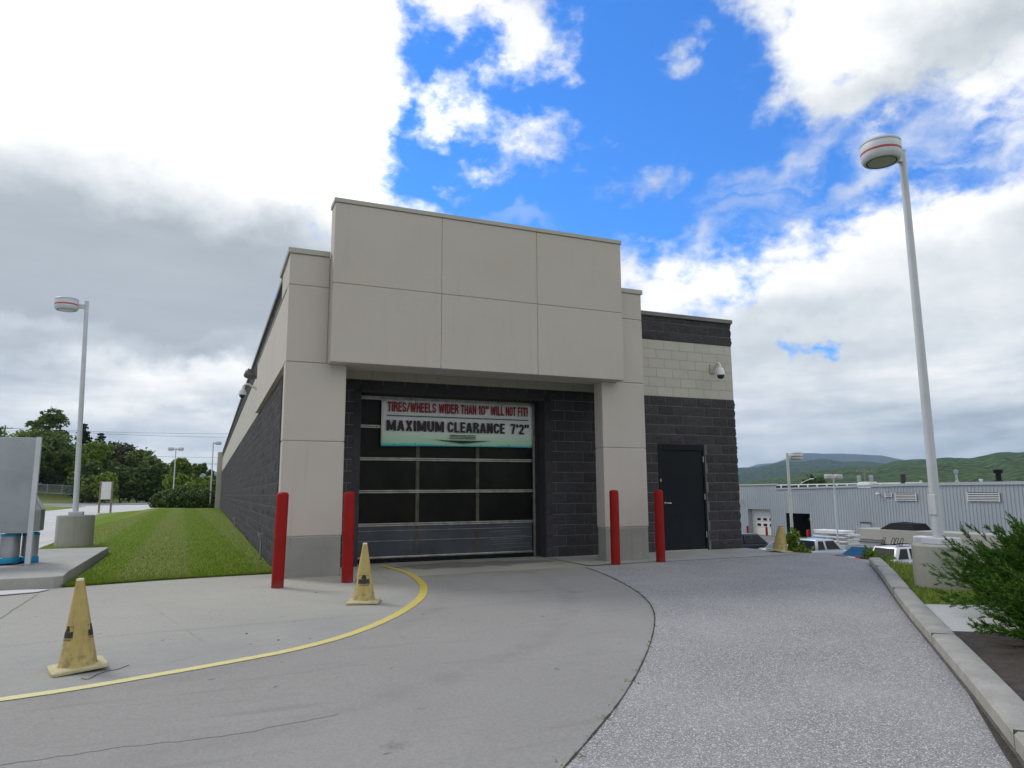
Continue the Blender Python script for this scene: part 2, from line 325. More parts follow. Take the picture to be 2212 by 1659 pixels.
m_cone = MATS['cone_yellow_worn'] = mat('cone_yellow_worn', rough=.65, build=cone_skin)
m_cone_base = mat('cone_base_faded', rough=.7, build=varied((.34, .305, .16), (.50, .455, .26), 7, 7, 70, .2, .002))
m_ink = mat('printed_black', base=(.02, .02, .018), rough=.7)
m_wood = mat('weathered_wood', rough=.9, build=varied((.16, .13, .10), (.27, .23, .18), 8, 5, 80))
m_bark = mat('bark', rough=.95, build=varied((.05, .04, .03), (.10, .085, .065), 6, 5, 60))
m_lawn = mat('lawn_green', rough=.95, spec=.1, build=grass_sheet((.075, .13, .008), (.13, .20, .016), (.185, .245, .04), .75))
m_verge = mat('verge_grass', rough=.95, spec=.1, build=grass_sheet((.085, .13, .012), (.15, .20, .03), (.23, .26, .07)))
m_meadow = mat('meadow_grass', rough=.95, spec=.1, build=grass_sheet((.18, .24, .07), (.28, .34, .12), (.38, .42, .19)))
m_soil = mat('mulch_soil', rough=.95, build=varied((.028, .022, .015), (.075, .06, .045), 9, 7, 60, .8, .02))
m_blade = mat('grass_blade', rough=.6, build=leafy([(.07, .12, .010), (.14, .21, .02), (.24, .29, .06)], .3))
m_blade_lawn = mat('lawn_blade', rough=.9, spec=.1, build=grass_sheet((.085, .145, .008), (.15, .225, .018), (.215, .275, .045), .75))
m_jun = mat('juniper_green', rough=.6, build=leafy([(.010, .04, .003), (.035, .105, .008), (.13, .24, .025)], .2))
m_jun_dark = mat('shrub_dark', build=leafy([(.03, .055, .012), (.055, .095, .018), (.10, .145, .03)], .15))
m_leaf_a = mat('leaves_green', build=leafy([(.05, .085, .018), (.10, .15, .03), (.18, .23, .06)], .25))
m_leaf_b = mat('leaves_light', build=leafy([(.08, .14, .015), (.15, .23, .025), (.24, .32, .06)], .3))
m_leaf_c = mat('needles_dark', build=leafy([(.012, .024, .013), (.022, .04, .02), (.04, .06, .03)], .1))
m_leaf_d = mat('twigs_brown', build=leafy([(.05, .055, .03), (.085, .085, .045), (.13, .12, .075)], .2))
m_plastic = mat('canister_grey', rough=.35, metal=.5, build=varied((.28, .30, .32), (.4, .42, .44), 3, 3))
m_blue = mat('band_blue', base=(.01, .25, .48), rough=.4)
m_cab = mat('cabinet_steel', rough=.38, metal=.65, build=varied((.27, .29, .31), (.40, .42, .44), 1.2, 5, 200, .05, .001, rough=(.3, .45)))

# ------------------------------------------------------------------ mesh helpers
def link(name, me, parent=None):
    o = bpy.data.objects.new(name, me); COL.objects.link(o)
    if parent is not None: o.parent = parent
    return o
def obj(name, bm, m, parent=None, smooth=False, bevel=0, loc=None):
    if bevel:
        bmesh.ops.bevel(bm, geom=list(bm.edges), offset=bevel, segments=2, profile=.5, affect='EDGES', clamp_overlap=True)
    me = bpy.data.meshes.new(name); bm.normal_update(); bm.to_mesh(me); bm.free()
    for mm in (m if isinstance(m, (list, tuple)) else [m]):
        if mm: me.materials.append(mm)
    if smooth:
        me.polygons.foreach_set('use_smooth', [True] * len(me.polygons))
        try: me.set_sharp_from_angle(angle=rad(40))
        except Exception: pass
    o = link(name, me, parent)
    if loc is not None: o.location = loc
    return o
def tag(o, label=None, cat=None, group=None, kind=None):
    if label: o['label'] = label
    if cat: o['category'] = cat
    if group: o['group'] = group
    if kind: o['kind'] = kind
    return o
def thing(name, label, cat, loc=(0, 0, 0), rotz=0, group=None):
    o = bpy.data.objects.new(name, None); COL.objects.link(o); o.empty_display_size = .2
    o.location = loc; o.rotation_euler = (0, 0, rotz)
    return tag(o, label, cat, group)
def copy_tree(o, parent=None):
    c = o.copy(); COL.objects.link(c); c.parent = parent
    for ch in list(o.children): copy_tree(ch, c)
    return c
def B(): return bmesh.new()
def box(bm, x0, x1, y0, y1, z0, z1, mi=0, mtx=None):
    vs = [bm.verts.new(p) for p in [(x0, y0, z0), (x1, y0, z0), (x1, y1, z0), (x0, y1, z0), (x0, y0, z1), (x1, y0, z1), (x1, y1, z1), (x0, y1, z1)]]
    if mtx is not None:
        for v in vs: v.co = mtx @ v.co
    for f in [(0, 3, 2, 1), (4, 5, 6, 7), (0, 1, 5, 4), (1, 2, 6, 5), (2, 3, 7, 6), (3, 0, 4, 7)]:
        bm.faces.new([vs[i] for i in f]).material_index = mi
    return vs
def bx(x0, x1, y0, y1, z0, z1, mtx=None):
    bm = B(); box(bm, x0, x1, y0, y1, z0, z1, 0, mtx); return bm
def tube(bm, pts, rs, n=10, cap=True):
    pts = [Vector(p) for p in pts]
    if not hasattr(rs, '__len__'): rs = [rs] * len(pts)
    rings = []
    for i, p in enumerate(pts):
        d = (pts[min(i + 1, len(pts) - 1)] - pts[max(i - 1, 0)]).normalized()
        a = Vector((0, 0, 1)) if abs(d.z) < .9 else Vector((1, 0, 0))
        u = d.cross(a).normalized(); w = d.cross(u).normalized()
        rings.append([bm.verts.new(p + (u * math.cos(2 * math.pi * k / n) + w * math.sin(2 * math.pi * k / n)) * rs[i]) for k in range(n)])
    for a, b in zip(rings, rings[1:]):
        for k in range(n): bm.faces.new([a[k], a[(k + 1) % n], b[(k + 1) % n], b[k]])
    if cap:
        bm.faces.new(rings[0][::-1]); bm.faces.new(rings[-1])
def lathe(bm, prof, n=32, c=(0, 0, 0)):
    rings = []
    for r, z in prof:
        rings.append([bm.verts.new((c[0] + max(r, 1e-4) * math.cos(2 * math.pi * k / n), c[1] + max(r, 1e-4) * math.sin(2 * math.pi * k / n), c[2] + z)) for k in range(n)])
    for a, b in zip(rings, rings[1:]):
        for k in range(n): bm.faces.new([a[k], a[(k + 1) % n], b[(k + 1) % n], b[k]])
    bm.faces.new(rings[0][::-1]); bm.faces.new(rings[-1])
def tris_mesh(name, V, m, parent=None, nv=3):
    """V: (N, nv, 3) array -> N separate small faces"""
    N = len(V); me = bpy.data.meshes.new(name)
    me.vertices.add(N * nv); me.vertices.foreach_set('co', V.reshape(-1).astype(np.float32))
    me.loops.add(N * nv); me.loops.foreach_set('vertex_index', np.arange(N * nv, dtype=np.int32))
    me.polygons.add(N); me.polygons.foreach_set('loop_start', (np.arange(N) * nv).astype(np.int32))
    try: me.polygons.foreach_set('loop_total', np.full(N, nv, dtype=np.int32))
    except Exception: pass
    me.update(calc_edges=True); me.validate(); me.materials.append(m)
    return link(name, me, parent)
def sheet(name, pts, zf, m, kind='structure', thick=0):
    bm = B(); vs = [bm.verts.new((x, y, zf(x, y))) for x, y in pts]
    f = bm.faces.new(vs)
    bmesh.ops.triangulate(bm, faces=[f])
    bm.normal_update()
    for f in bm.faces:
        if f.normal.z < 0: f.normal_flip()
    o = obj(name, bm, m); tag(o, kind=kind)
    return o
def ribbon(name, pts, width, zf, m, parent=None):
    bm = B(); prev = None; n = len(pts)
    for i, (x, y) in enumerate(pts):
        a = Vector(pts[max(i - 1, 0)]); b = Vector(pts[min(i + 1, n - 1)]); d = (b - a).normalized(); nn = Vector((-d.y, d.x))
        w = width * (1 + .05 * math.sin(i * 2.3))
        p = [bm.verts.new((x + nn.x * w / 2, y + nn.y * w / 2, zf(x, y))), bm.verts.new((x - nn.x * w / 2, y - nn.y * w / 2, zf(x, y)))]
        if prev: bm.faces.new([prev[0], prev[1], p[1], p[0]])
        prev = p
    bm.normal_update()
    for f in bm.faces:
        if f.normal.z < 0: f.normal_flip()
    return obj(name, bm, m, parent)
def catmull(pts, k=8):
    P = [Vector(p) for p in pts]; P = [2 * P[0] - P[1]] + P + [2 * P[-1] - P[-2]]; out = []
    for i in range(1, len(P) - 2):
        for j in range(k):
            s = j / k; a, b, c, d = P[i - 1:i + 3]
            out.append(tuple(.5 * ((2 * b) + (c - a) * s + (2 * a - 5 * b + 4 * c - d) * s * s + (3 * b - a - 3 * c + d) * s ** 3)))
    out.append(tuple(P[-2])); return out

# ------------------------------------------------------------------ ground heights
def zg(x, y): return .014 * min(y, 0)
def sst(a, b, x):
    s = min(1, max(0, (x - a) / (b - a))); return s * s * (3 - 2 * s)
CREST = [(9.76, 80), (9.80, 1.28), (9.98, .22), (10.06, -.5), (10.08, -1.2), (10.05, -1.66), (10.25, -2.1), (10.7, -3.2), (11.2, -4.5), (12.0, -9), (13, -30)]
def crest_x(y):
    c = sorted(CREST, key=lambda q: q[1])
    if y <= c[0][1]: return c[0][0]
    for a, b in zip(c, c[1:]):
        if y <= b[1]: return a[0] + (b[0] - a[0]) * (y - a[1]) / (b[1] - a[1])
    return c[-1][0]
def lotz(x): return -3.45 - .25 * min(1, max(0, (x - 20) / 15)) - 1.4 * min(1, max(0, (x - 35) / 37))
def terr(x, y):
    z = .014 * max(min(y, 0), -30) - .03
    s = x - crest_x(y)
    if s > 0 and y < 250:
        z += (lotz(x) - z) * (sst(-.5, 7.5, s) if s < 7.5 else 1) if s < 7.5 else (lotz(x) - z)
    return z
# one big ground sheet
xs = sorted(set([-9000, -5000, -2500, -1200, -600, -300, -150, -80, -50, -30, -20, -14, -8, -4, 0, 4, 7, 8, 9] + [9.5 + .35 * i for i in range(36)] + [24, 28, 34, 42, 50, 60, 73, 90, 130, 200, 400, 800, 1500, 2500, 5000, 9000]))
ys = sorted(set([-6000, -2500, -900, -300, -120, -60, -40, -30, -22, -16] + [-12 + .7 * i for i in range(26)] + [8, 12, 18, 26, 36, 50, 65, 80, 100, 140, 200, 249, 260, 400, 800, 1500, 3000, 6000, 9000]))
bm = B(); G = [[bm.verts.new((x, y, terr(x, y))) for x in xs] for y in ys]
for j in range(len(ys) - 1):
    for i in range(len(xs) - 1): bm.faces.new([G[j][i], G[j][i + 1], G[j + 1][i + 1], G[j + 1][i]])
g = obj('ground', bm, m_verge, smooth=True); tag(g, kind='structure')

# lower car park
for xa, xb in ((19, 35), (35, 73.6)): sheet('parking_lot', [(xa, -30), (xb, -30), (xb, 88), (xa, 88)], lambda x, y: lotz(x) + .012, mat('lot_asphalt', rough=.95, build=varied((.11, .11, .115), (.17, .17, .175), .2, 5, 30)))

# concrete drive, front part
Z1 = lambda x, y: zg(x, y)
bm = B()
for (x0, x1) in [(-14, 10.2)]:
    gx = [x0 + (x1 - x0) * i / 24 for i in range(25)]; gy = [-26, -20, -16, -12, -8, -4, 0, .78]
    rows = [[bm.verts.new((x, y, zg(x, y))) for x in gx] for y in gy]
    for j in range(len(gy) - 1):
        for i in range(24): bm.faces.new([rows[j][i], rows[j][i + 1], rows[j + 1][i + 1], rows[j + 1][i]])
vs = [bm.verts.new(p) for p in [(.02, .78, 0), (5.6, .78, 0), (5.6, 1.95, 0), (.02, 1.95, 0)]]; bm.faces.new(vs)
drive = obj('driveway', bm, m_drive); tag(drive, kind='structure')
# walkway slab in front of the right wing
sheet('walkway', [(5.0, -.46), (6.27, -.40), (8.0, -.42), (9.72, -.36), (9.98, .22), (9.82, 1.27), (5.0, 1.27)], lambda x, y: .010, m_apron)
# coarse asphalt pad
asph_edge = [(-.9, -9.6), (.2, -8.4), (.69, -7.93), (1.1, -7.53), (1.55, -7.07), (2.12, -6.42), (2.76, -5.62), (3.43, -4.68), (3.87, -3.9), (4.22, -3.06), (4.54, -2.06), (4.76, -1.14), (4.86, -.5)]
ae_s = catmull(asph_edge, 6)
kerb_line = [(x, -4.02 + .985 * (x - 7.65) + .02 * math.sin(x * 1.3)) for x in (9.64, 8.8, 7.9, 7.0, 6.1, 5.2, 4.4, 3.6, 2.8, 1.9, .9, -.3, -2)]
pad = ae_s + [(6.27, -.39), (8.0, -.42), (9.70, -.37), (9.99, .2), (10.06, -.5), (10.07, -1.2), (9.97, -1.66)] + [(x + .03, y - .03) for x, y in kerb_line] + [(-3, -13.0), (-2.2, -11.2)]
sheet('asphalt_pad', pad, lambda x, y: zg(x, y) + .006 + (.005 if y > -.5 and x > 4.9 else 0), m_asph)
# mossy crack along the pad edge
bm = B()
for i, (x, y) in enumerate(ae_s[:-2]):
    x2, y2 = ae_s[i + 1]; w = random.uniform(.003, .008); d = Vector((x2 - x, y2 - y)).normalized(); nx, ny = -d.y, d.x
    z = zg(x, y) + .010
    bm.faces.new([bm.verts.new((x + nx * w, y + ny * w, z)), bm.verts.new((x - nx * w, y - ny * w, z)), bm.verts.new((x2 - nx * w, y2 - ny * w, z)), bm.verts.new((x2 + nx * w, y2 + ny * w, z))])
tag(obj('pavement_joint', bm, mat('joint_dirt', base=(.03, .028, .022), rough=1)), kind='structure')
V = []
for i, (x, y) in enumerate(ae_s[:-2]):
    k = 12 if random.random() < .22 else 2
    for _ in range(k):
        px = x + random.gauss(0, .018); py = y + random.gauss(0, .03); h = random.uniform(.004, .012); a = random.uniform(0, 6.28); z = zg(px, py) + .006
        V.append([(px, py, z), (px + .012 * math.cos(a), py + .012 * math.sin(a), z), (px + random.gauss(0, .01), py + random.gauss(0, .01), z + h)])
tag(tris_mesh('moss', np.array(V), m_blade), 'green moss and tiny weeds in the crack beside the grey asphalt', 'moss', kind='stuff')
lane = [(x, y) for x, y in catmull([(-7, -5.9), (-5, -5.88), (-3.4, -5.72), (-2.18, -5.5), (-1.72, -5.39), (-1.27, -5.23), (-.76, -5.03), (-.24, -4.78), (.3, -4.35), (.87, -3.64), (1.35, -2.81), (1.62, -2.15), (1.82, -1.4), (1.93, -.54)], 4)] + [(3.2, -.48), (4.84, -.5)] + ae_s[::-1][1:] + [(-3, -12), (-7, -12)]
sheet('traffic_lane', lane, lambda x, y: zg(x, y) + .0025, m_lane)
# drive joints (saw cuts)
for pts, w in [([(-2.92, -.35), (-2.93, -2.12), (-2.95, -6), (-3, -12)], .012), ([(-3.4, -3.70), (-2.58, -3.66), (-1.85, -3.58), (-.21, -3.47), (1.3, -3.4), (2.6, -3.35), (3.9, -3.3)], .006),
               ([(-3, -6.8), (-1.9, -6.79), (-1.33, -6.76), (-.87, -6.79), (-.5, -6.72), (-.2, -6.66)], .008), ([(.9, -.02), (1.28, 1.0)], .008), ([(-3, -.02), (.0, -.02)], .006)]:
    P = [(x_ + random.uniform(-.012, .012), y_ + random.uniform(-.012, .012)) for x_, y_ in catmull(pts, 8)] if len(pts) > 2 else pts
    tag(ribbon('pavement_joint', P, w, lambda x, y: zg(x, y) + .0045, mat('joint_grey', base=(.235, .233, .226), rough=1)), kind='structure')
# yellow guide line
yl = catmull([(-7, -5.9), (-5, -5.88), (-3.4, -5.72), (-2.18, -5.5), (-1.72, -5.39), (-1.27, -5.23), (-.76, -5.03), (-.24, -4.78), (.3, -4.35), (.87, -3.64), (1.35, -2.81), (1.62, -2.15), (1.82, -1.4), (1.93, -.54), (1.94, .17), (1.86, 1.0), (1.84, 1.25)], 8)
tag(ribbon('painted_line', yl, .105, lambda x, y: zg(x, y) + .0065, m_yellow), kind='structure')

# lawn and far-left pavement
lawn_pts = [(-2.76, .24), (-2.2, .40), (-1.63, .55), (-.9, .66), (.05, .74), (.05, 57.2), (-.2, 60), (-5.4, 70.5), (-5.84, 55), (-7.3, 46), (-7.65, 44.5), (-7.18, 37), (-6.2, 28), (-5.1, 19.5), (-4.66, 11.45), (-4.53, 7.7), (-4.4, 6.3), (-2.86, 6.3), (-2.76, 3)]
sheet('lawn', lawn_pts, lambda x, y: .02, m_lawn)
sheet('pavement', [(-60, .24), (-4.0, .24), (-4.0, 6), (-4.2, 60), (2, 74), (9, 74), (9, 92), (-60, 92)], lambda x, y: .004, m_walk)
sheet('verge', [(-24, 54), (-13.2, 56), (-13.0, 66), (-13.6, 83), (-20, 90), (-40, 88)], lambda x, y: .02, m_verge)
sheet('road', [(-140, 96), (60, 96), (60, 126), (-140, 126)], lambda x, y: .010, m_road)
for (x0, y0, x1, y1) in [(-5.1, 9, -4.75, 16), (-4.9, 22, -7.6, 45.5)]:
    ribbon_o = ribbon('painted_line', [(x0, y0), ((x0 + x1) / 2 - .05, (y0 + y1) / 2), (x1, y1)], .12, lambda x, y: .009, m_line_tan); tag(ribbon_o, kind='structure')
# bank beyond the road
def bankz(x, y):
    return 3.1 * sst(131, 152, y) * sst(2, -14, x) + .25 * sst(128, 133, y)
bm = B(); gx = [-90 + 3 * i for i in range(46)]; gy = [127 + 2.2 * i for i in range(28)]
rows = [[bm.verts.new((x, y, bankz(x, y) + (0.25 * math.sin(x * .7 + y) * sst(131, 145, y)))) for x in gx] for y in gy]
for j in range(len(gy) - 1):
    for i in range(len(gx) - 1): bm.faces.new([rows[j][i], rows[j][i + 1], rows[j + 1][i + 1], rows[j + 1][i]])
tag(obj('grass_bank', bm, m_meadow, smooth=True), kind='structure')

# right-hand verge, path and shrub bed behind the kerb
def vz(x, y): return zg(x, y) - .02 + (terr(x, y) - (zg(x, y) - .03))
def grid_sheet(name, poly, zf, m, step):
    """triangulated fill with interior points so it follows the slope"""
    from mathutils.geometry import delaunay_2d_cdt
    pts = []; n = len(poly)
    for i in range(n):
        a = Vector(poly[i]); b = Vector(poly[(i + 1) % n]); k = max(1, int((b - a).length / step))
        for j in range(k): pts.append(a.lerp(b, j / k))
    nb = len(pts); edges = [(i, (i + 1) % nb) for i in range(nb)]
    x0, x1 = min(p[0] for p in poly), max(p[0] for p in poly); y0, y1 = min(p[1] for p in poly), max(p[1] for p in poly)
    y = y0
    while y < y1:
        x = x0
        while x < x1: pts.append(Vector((x + random.uniform(-.1, .1) * step, y + random.uniform(-.1, .1) * step))); x += step
        y += step
    r = delaunay_2d_cdt(pts, edges, [], 1, 1e-5)
    bm = B(); vs = [bm.verts.new((p[0], p[1], zf(p[0], p[1]))) for p in r[0]]
    for f in r[2]:
        q = bm.faces.new([vs[i] for i in f])
    bmesh.ops.delete(bm, geom=[v for v in bm.verts if not v.link_faces], context='VERTS')
    bm.normal_update()
    for f in bm.faces:
        if f.normal.z < 0: f.normal_flip()
    return tag(obj(name, bm, m, smooth=True), kind='structure')
off = lambda k: [(x + .17 * k, y + .17 * k) for x, y in kerb_line]
grid_sheet('verge', [(11.5, -1.6), (9.95, -1.85), (9.75, -2.03), (8.8, -2.95), (7.84, -3.84), (6.53, -5.12), (6.6, -5.3), (8.2, -6.2), (13, -8.5), (14.5, -3)], lambda x, y: vz(x, y) + .03, m_verge, .5)
grid_sheet('path', [(6.53, -5.13), (5.9, -5.78), (5.3, -6.35), (7.5, -7.7), (13, -10.5), (13, -8.5), (8.2, -6.22), (6.62, -5.32)], lambda x, y: vz(x, y) + .028, m_walk, .5)
grid_sheet('shrub_bed', [(5.3, -6.36), (4.7, -6.9), (3.7, -7.9), (2.9, -8.62), (1.7, -9.75), (3, -13), (13, -13), (13, -10.5), (7.5, -7.72)], lambda x, y: vz(x, y) + .03, m_soil, .5)
# kerb (one cast length with joints)
kp = catmull(kerb_line, 6)
bm = B(); prev = None; KH, KW = .11, .20
acc = 0; last = Vector(kp[0])
for i, (x, y) in enumerate(kp):
    a = Vector(kp[max(i - 1, 0)]); b = Vector(kp[min(i + 1, len(kp) - 1)]); d = (b - a).normalized(); nn = Vector((-d.y, d.x))   # nn points away from the pad (to +x,+y side)
    if nn.x < 0: nn = -nn
    z = zg(x, y); j = .003 * math.sin(i * 1.7) + random.uniform(-.002, .002)
    prof = [(0, -.1), (0 + j * .3, KH - .02), (.018 + j, KH - .002), (.05, KH), (KW - .03, KH + .003), (KW, KH - .02), (KW + .005, -.45)]
    ring = [bm.verts.new((x + nn.x * o_, y + nn.y * o_, z + h)) for o_, h in prof]
    if prev:
        for k in range(len(ring) - 1): bm.faces.new([prev[k], prev[k + 1], ring[k + 1], ring[k]])
    else: bm.faces.new(ring)
    prev = ring
bm.normal_update(); bmesh.ops.recalc_face_normals(bm, faces=list(bm.faces))
kerb = obj('kerb', bm, m_kerb, smooth=True); tag(kerb, kind='structure')
bm = B()
for i in (7, 19, 33, 47):
    x, y = kp[i]; d = (Vector(kp[i + 1]) - Vector(kp[i - 1])).normalized(); nn = Vector((-d.y, d.x)); nn = nn if nn.x > 0 else -nn
    m4 = Matrix(((nn.x, d.x, 0, x), (nn.y, d.y, 0, y), (0, 0, 1, zg(x, y)), (0, 0, 0, 1)))
    box(bm, -.002, KW + .003, -.005, .005, -.02, KH + .0045, 0, m4)
tag(obj('kerb_joint', bm, mat('kerb_joint_dark', base=(.10, .095, .085), rough=1)), kind='structure')
# dirt line at the kerb foot
tag(ribbon('gutter_dirt', [(x - .015, y - .02) for x, y in kp[1:-4]], .05, lambda x, y: zg(x, y) + .014, mat('gutter', rough=1, build=varied((.06, .055, .045), (.14, .13, .11), 14, 6, 60))), kind='structure')

# island slab on the left
bm = B(); isl = [(-9, .18), (-2.86, .24), (-2.76, .34), (-2.80, .9), (-2.87, 6.2), (-9, 6.2)]
lo_ = [bm.verts.new((x, y, -.02)) for x, y in isl]; hi_ = [bm.verts.new((x, y, .15)) for x, y in isl]
bm.faces.new(hi_)
for i in range(6): bm.faces.new([lo_[i], lo_[(i + 1) % 6], hi_[(i + 1) % 6], hi_[i]])
isle = obj('concrete_island', bm, m_apron, bevel=.008); tag(isle, kind='structure')
# steel cover plate beside it
bm = B(); P = [(-6, -.33), (-3.3, -.33), (-2.95, -.2), (-2.86, .02), (-3.2, .12), (-6, .12)]
f = bm.faces.new([bm.verts.new((x, y, .006)) for x, y in P]); 
ext = bmesh.ops.extrude_face_region(bm, geom=[f]); 
for v in [q for q in ext['geom'] if isinstance(q, bmesh.types.BMVert)]: v.co.z += .008
bmesh.ops.recalc_face_normals(bm, faces=list(bm.faces))
tag(obj('cover_plate', bm, mat('plate', base=(.50, .50, .51), rough=.6)), 'flat pale cover plate on the drive in front of the concrete island', 'plate')

# ================================================================== the wash building
bld = thing('service_building', 'long low building of dark split-face block with tan bands and a framed garage bay', 'building')
BH, BL = .2032, .4064
def blocks(name, P0, U, N, width, courses, m, sub=(5, 3), rough=.012, proud=.0, holes=(), mortar=None, end_rough=0, shift=0):
    """wall of individually faced blocks; U along the wall, N outward; courses = (first, last) exclusive; holes=(u0,u1,z0,z1)"""
    P0 = np.array(P0, float); U = np.array(U, float); N = np.array(N, float); Zv = np.array((0, 0, 1.))
    verts = []; faces = []; mi = []
    def patch(u0, u1, z0, z1):
        gap = .0055
        a0, a1, c0, c1 = u0 + gap, u1 - gap, z0 + gap, z1 - gap
        if a1 - a0 < .02 or c1 - c0 < .02: return
        nx, nz = sub; base = len(verts)
        bl = rng.normal(0, rough * .35)
        for j in range(nz + 1):
            for i in range(nx + 1):
                e = (i in (0, nx)) or (j in (0, nz))
                fx = 0 if i == 0 else 1 if i == nx else (i + rng.uniform(-.3, .3)) / nx; fz = 0 if j == 0 else 1 if j == nz else (j + rng.uniform(-.3, .3)) / nz
                h = proud + max(0, (rng.uniform(0, rough * .35) if e else rough * .6 + bl + rng.uniform(-rough, rough) * .7))
                uu = a0 + (a1 - a0) * fx
                if end_rough and i == nx and abs(u1 - width) < 1e-6: uu += abs(rng.normal(0, end_rough)) + (end_rough * 1.3 if 0 < j < nz else 0)
                verts.append(P0 + U * uu + N * h + Zv * (c0 + (c1 - c0) * fz))
        for j in range(nz):
            for i in range(nx):
                q = base + j * (nx + 1) + i
                faces.append((q, q + 1, q + nx + 2, q + nx + 1)); mi.append(0)
        # skirts
        ring = [base + i for i in range(nx + 1)] + [base + j * (nx + 1) + nx for j in range(1, nz + 1)] + [base + nz * (nx + 1) + i for i in range(nx - 1, -1, -1)] + [base + j * (nx + 1) for j in range(nz - 1, 0, -1)]
        bs = len(verts)
        for q in ring:
            d = verts[q]; rel = np.dot(d - P0, N); verts.append(d - N * (rel + .012))
        for k in range(len(ring)):
            k2 = (k + 1) % len(ring); faces.append((ring[k2], ring[k], bs + k, bs + k2)); mi.append(0)
    for c in range(*courses):
        z0 = c * BH; z1 = z0 + BH; zm = (z0 + z1) / 2
        spans = [(0, width)]
        for (h0, h1, hz0, hz1) in holes:
            if hz0 < zm < hz1:
                ns = []
                for a, b in spans:
                    if h1 <= a or h0 >= b: ns.append((a, b)); continue
                    if h0 > a: ns.append((a, h0))
                    if h1 < b: ns.append((h1, b))
                spans = ns
        off = (BL / 2 if c % 2 else 0) + shift
        for a, b in spans:
            u = math.floor((a - off) / BL) * BL + off
            while u < b - 1e-6:
                patch(max(u, a), min(u + BL, b), z0, z1); u += BL
    # mortar bed behind, in rectangles between the holes
    ucuts = sorted(set([0, width] + [h for hh in holes for h in hh[:2] if 0 < h < width])); Z0, Z1 = courses[0] * BH, courses[1] * BH
    for a, b in zip(ucuts, ucuts[1:]):
        lo = Z0; um = (a + b) / 2; segs = [(Z0, Z1)]
        for (h0, h1, hz0, hz1) in holes:
            if h0 < um < h1: segs = [(max(Z0, hz1), Z1)] if hz0 <= Z0 + .01 else [(Z0, hz0), (hz1, Z1)]
        for z0, z1 in segs:
            if z1 - z0 < .001: continue
            q = len(verts)
            for (uu, zz) in ((a, z0), (b, z0), (b, z1), (a, z1)): verts.append(P0 + U * uu + N * (proud - .0035) + Zv * zz)
            faces.append((q, q + 1, q + 2, q + 3)); mi.append(1)
    me = bpy.data.meshes.new(name); me.from_pydata([tuple(v) for v in verts], [], faces)
    me.materials.append(m); me.materials.append(mortar or m_mortar); me.polygons.foreach_set('material_index', mi)
    bm = bmesh.new(); bm.from_mesh(me); 
    for f in bm.faces:
        pass
    bm.to_mesh(me); bm.free(); me.update()
    return link(name, me, bld)
FX0, FX1, FY = .07, 9.74, 1.28
FW = FX1 - FX0
gh = (1.43 - FX0, 5.04 - FX0, 0, 3.03); dh = (7.66 - FX0, 8.90 - FX0, 0, 2.2352)
blocks('wall', (FX0, FY, 0), (1, 0, 0), (0, -1, 0), FW, (0, 16), m_cmu, (7, 4), .011, 0, [gh, dh], end_rough=.012, shift=FW % BL)
blocks('wall_band', (FX0, FY, 0), (1, 0, 0), (0, -1, 0), FW, (16, 22), m_tan, (1, 1), .0, .0, (), m_mortar2, shift=FW % BL)
blocks('wall', (FX0, FY, 0), (1, 0, 0), (0, -1, 0), FW, (22, 25), m_cmu, (7, 4), .011, 0, (), end_rough=.012, shift=FW % BL)
SL = 56.1
blocks('side_wall', (FX0, FY + SL, 0), (0, -1, 0), (-1, 0, 0), SL, (0, 16), m_cmu, (3, 2), .012)
blocks('side_wall_band', (FX0, FY + SL, 0), (0, -1, 0), (-1, 0, 0), SL, (16, 22), m_tan, (1, 1), 0, 0, (), m_mortar2)
blocks('side_wall', (FX0, FY + SL, 0), (0, -1, 0), (-1, 0, 0), SL, (22, 25), m_cmu, (3, 2), .012)
blocks('side_wall', (FX1, FY, 0), (0, 1, 0), (1, 0, 0), SL, (0, 16), m_cmu, (2, 2), .012)
blocks('side_wall_band', (FX1, FY, 0), (0, 1, 0), (1, 0, 0), SL, (16, 22), m_tan, (1, 1), 0, 0, (), m_mortar2)
blocks('side_wall', (FX1, FY, 0), (0, 1, 0), (1, 0, 0), SL, (22, 25), m_cmu, (2, 2), .012)
# rear wall, roof, hidden foundation on the slope side
bm = B(); box(bm, FX0 + .02, FX1 - .02, FY + SL - .2, FY + SL, 0, 5.05); obj('rear_wall', bm, m_cmu, bld)
obj('roof', bx(FX0 + .03, FX1 - .03, FY + .03, FY + SL - .02, 4.55, 4.7), m_roof, bld)
obj('foundation', bx(FX1 - .3, FX1 - .012, FY + .05, FY + SL, -4.5, .02), m_plinth, bld)
# parapet coping (front right, sides)
bm = B()
box(bm, 6.55, FX1 + .045, FY - .045, FY + .25, 4.995, 5.085); obj('coping', bm, m_coping, bld, bevel=.006)
bm = B(); box(bm, FX0 - .05, FX0 + .25, FY + .0, FY + SL + .04, 4.995, 5.085); obj('coping', bm, m_coping, bld, bevel=.006)
bm = B(); box(bm, FX1 - .2, FX1 + .05, FY + .252, FY + SL + .04, 4.995, 5.085); obj('coping', bm, m_coping, bld, bevel=.006)

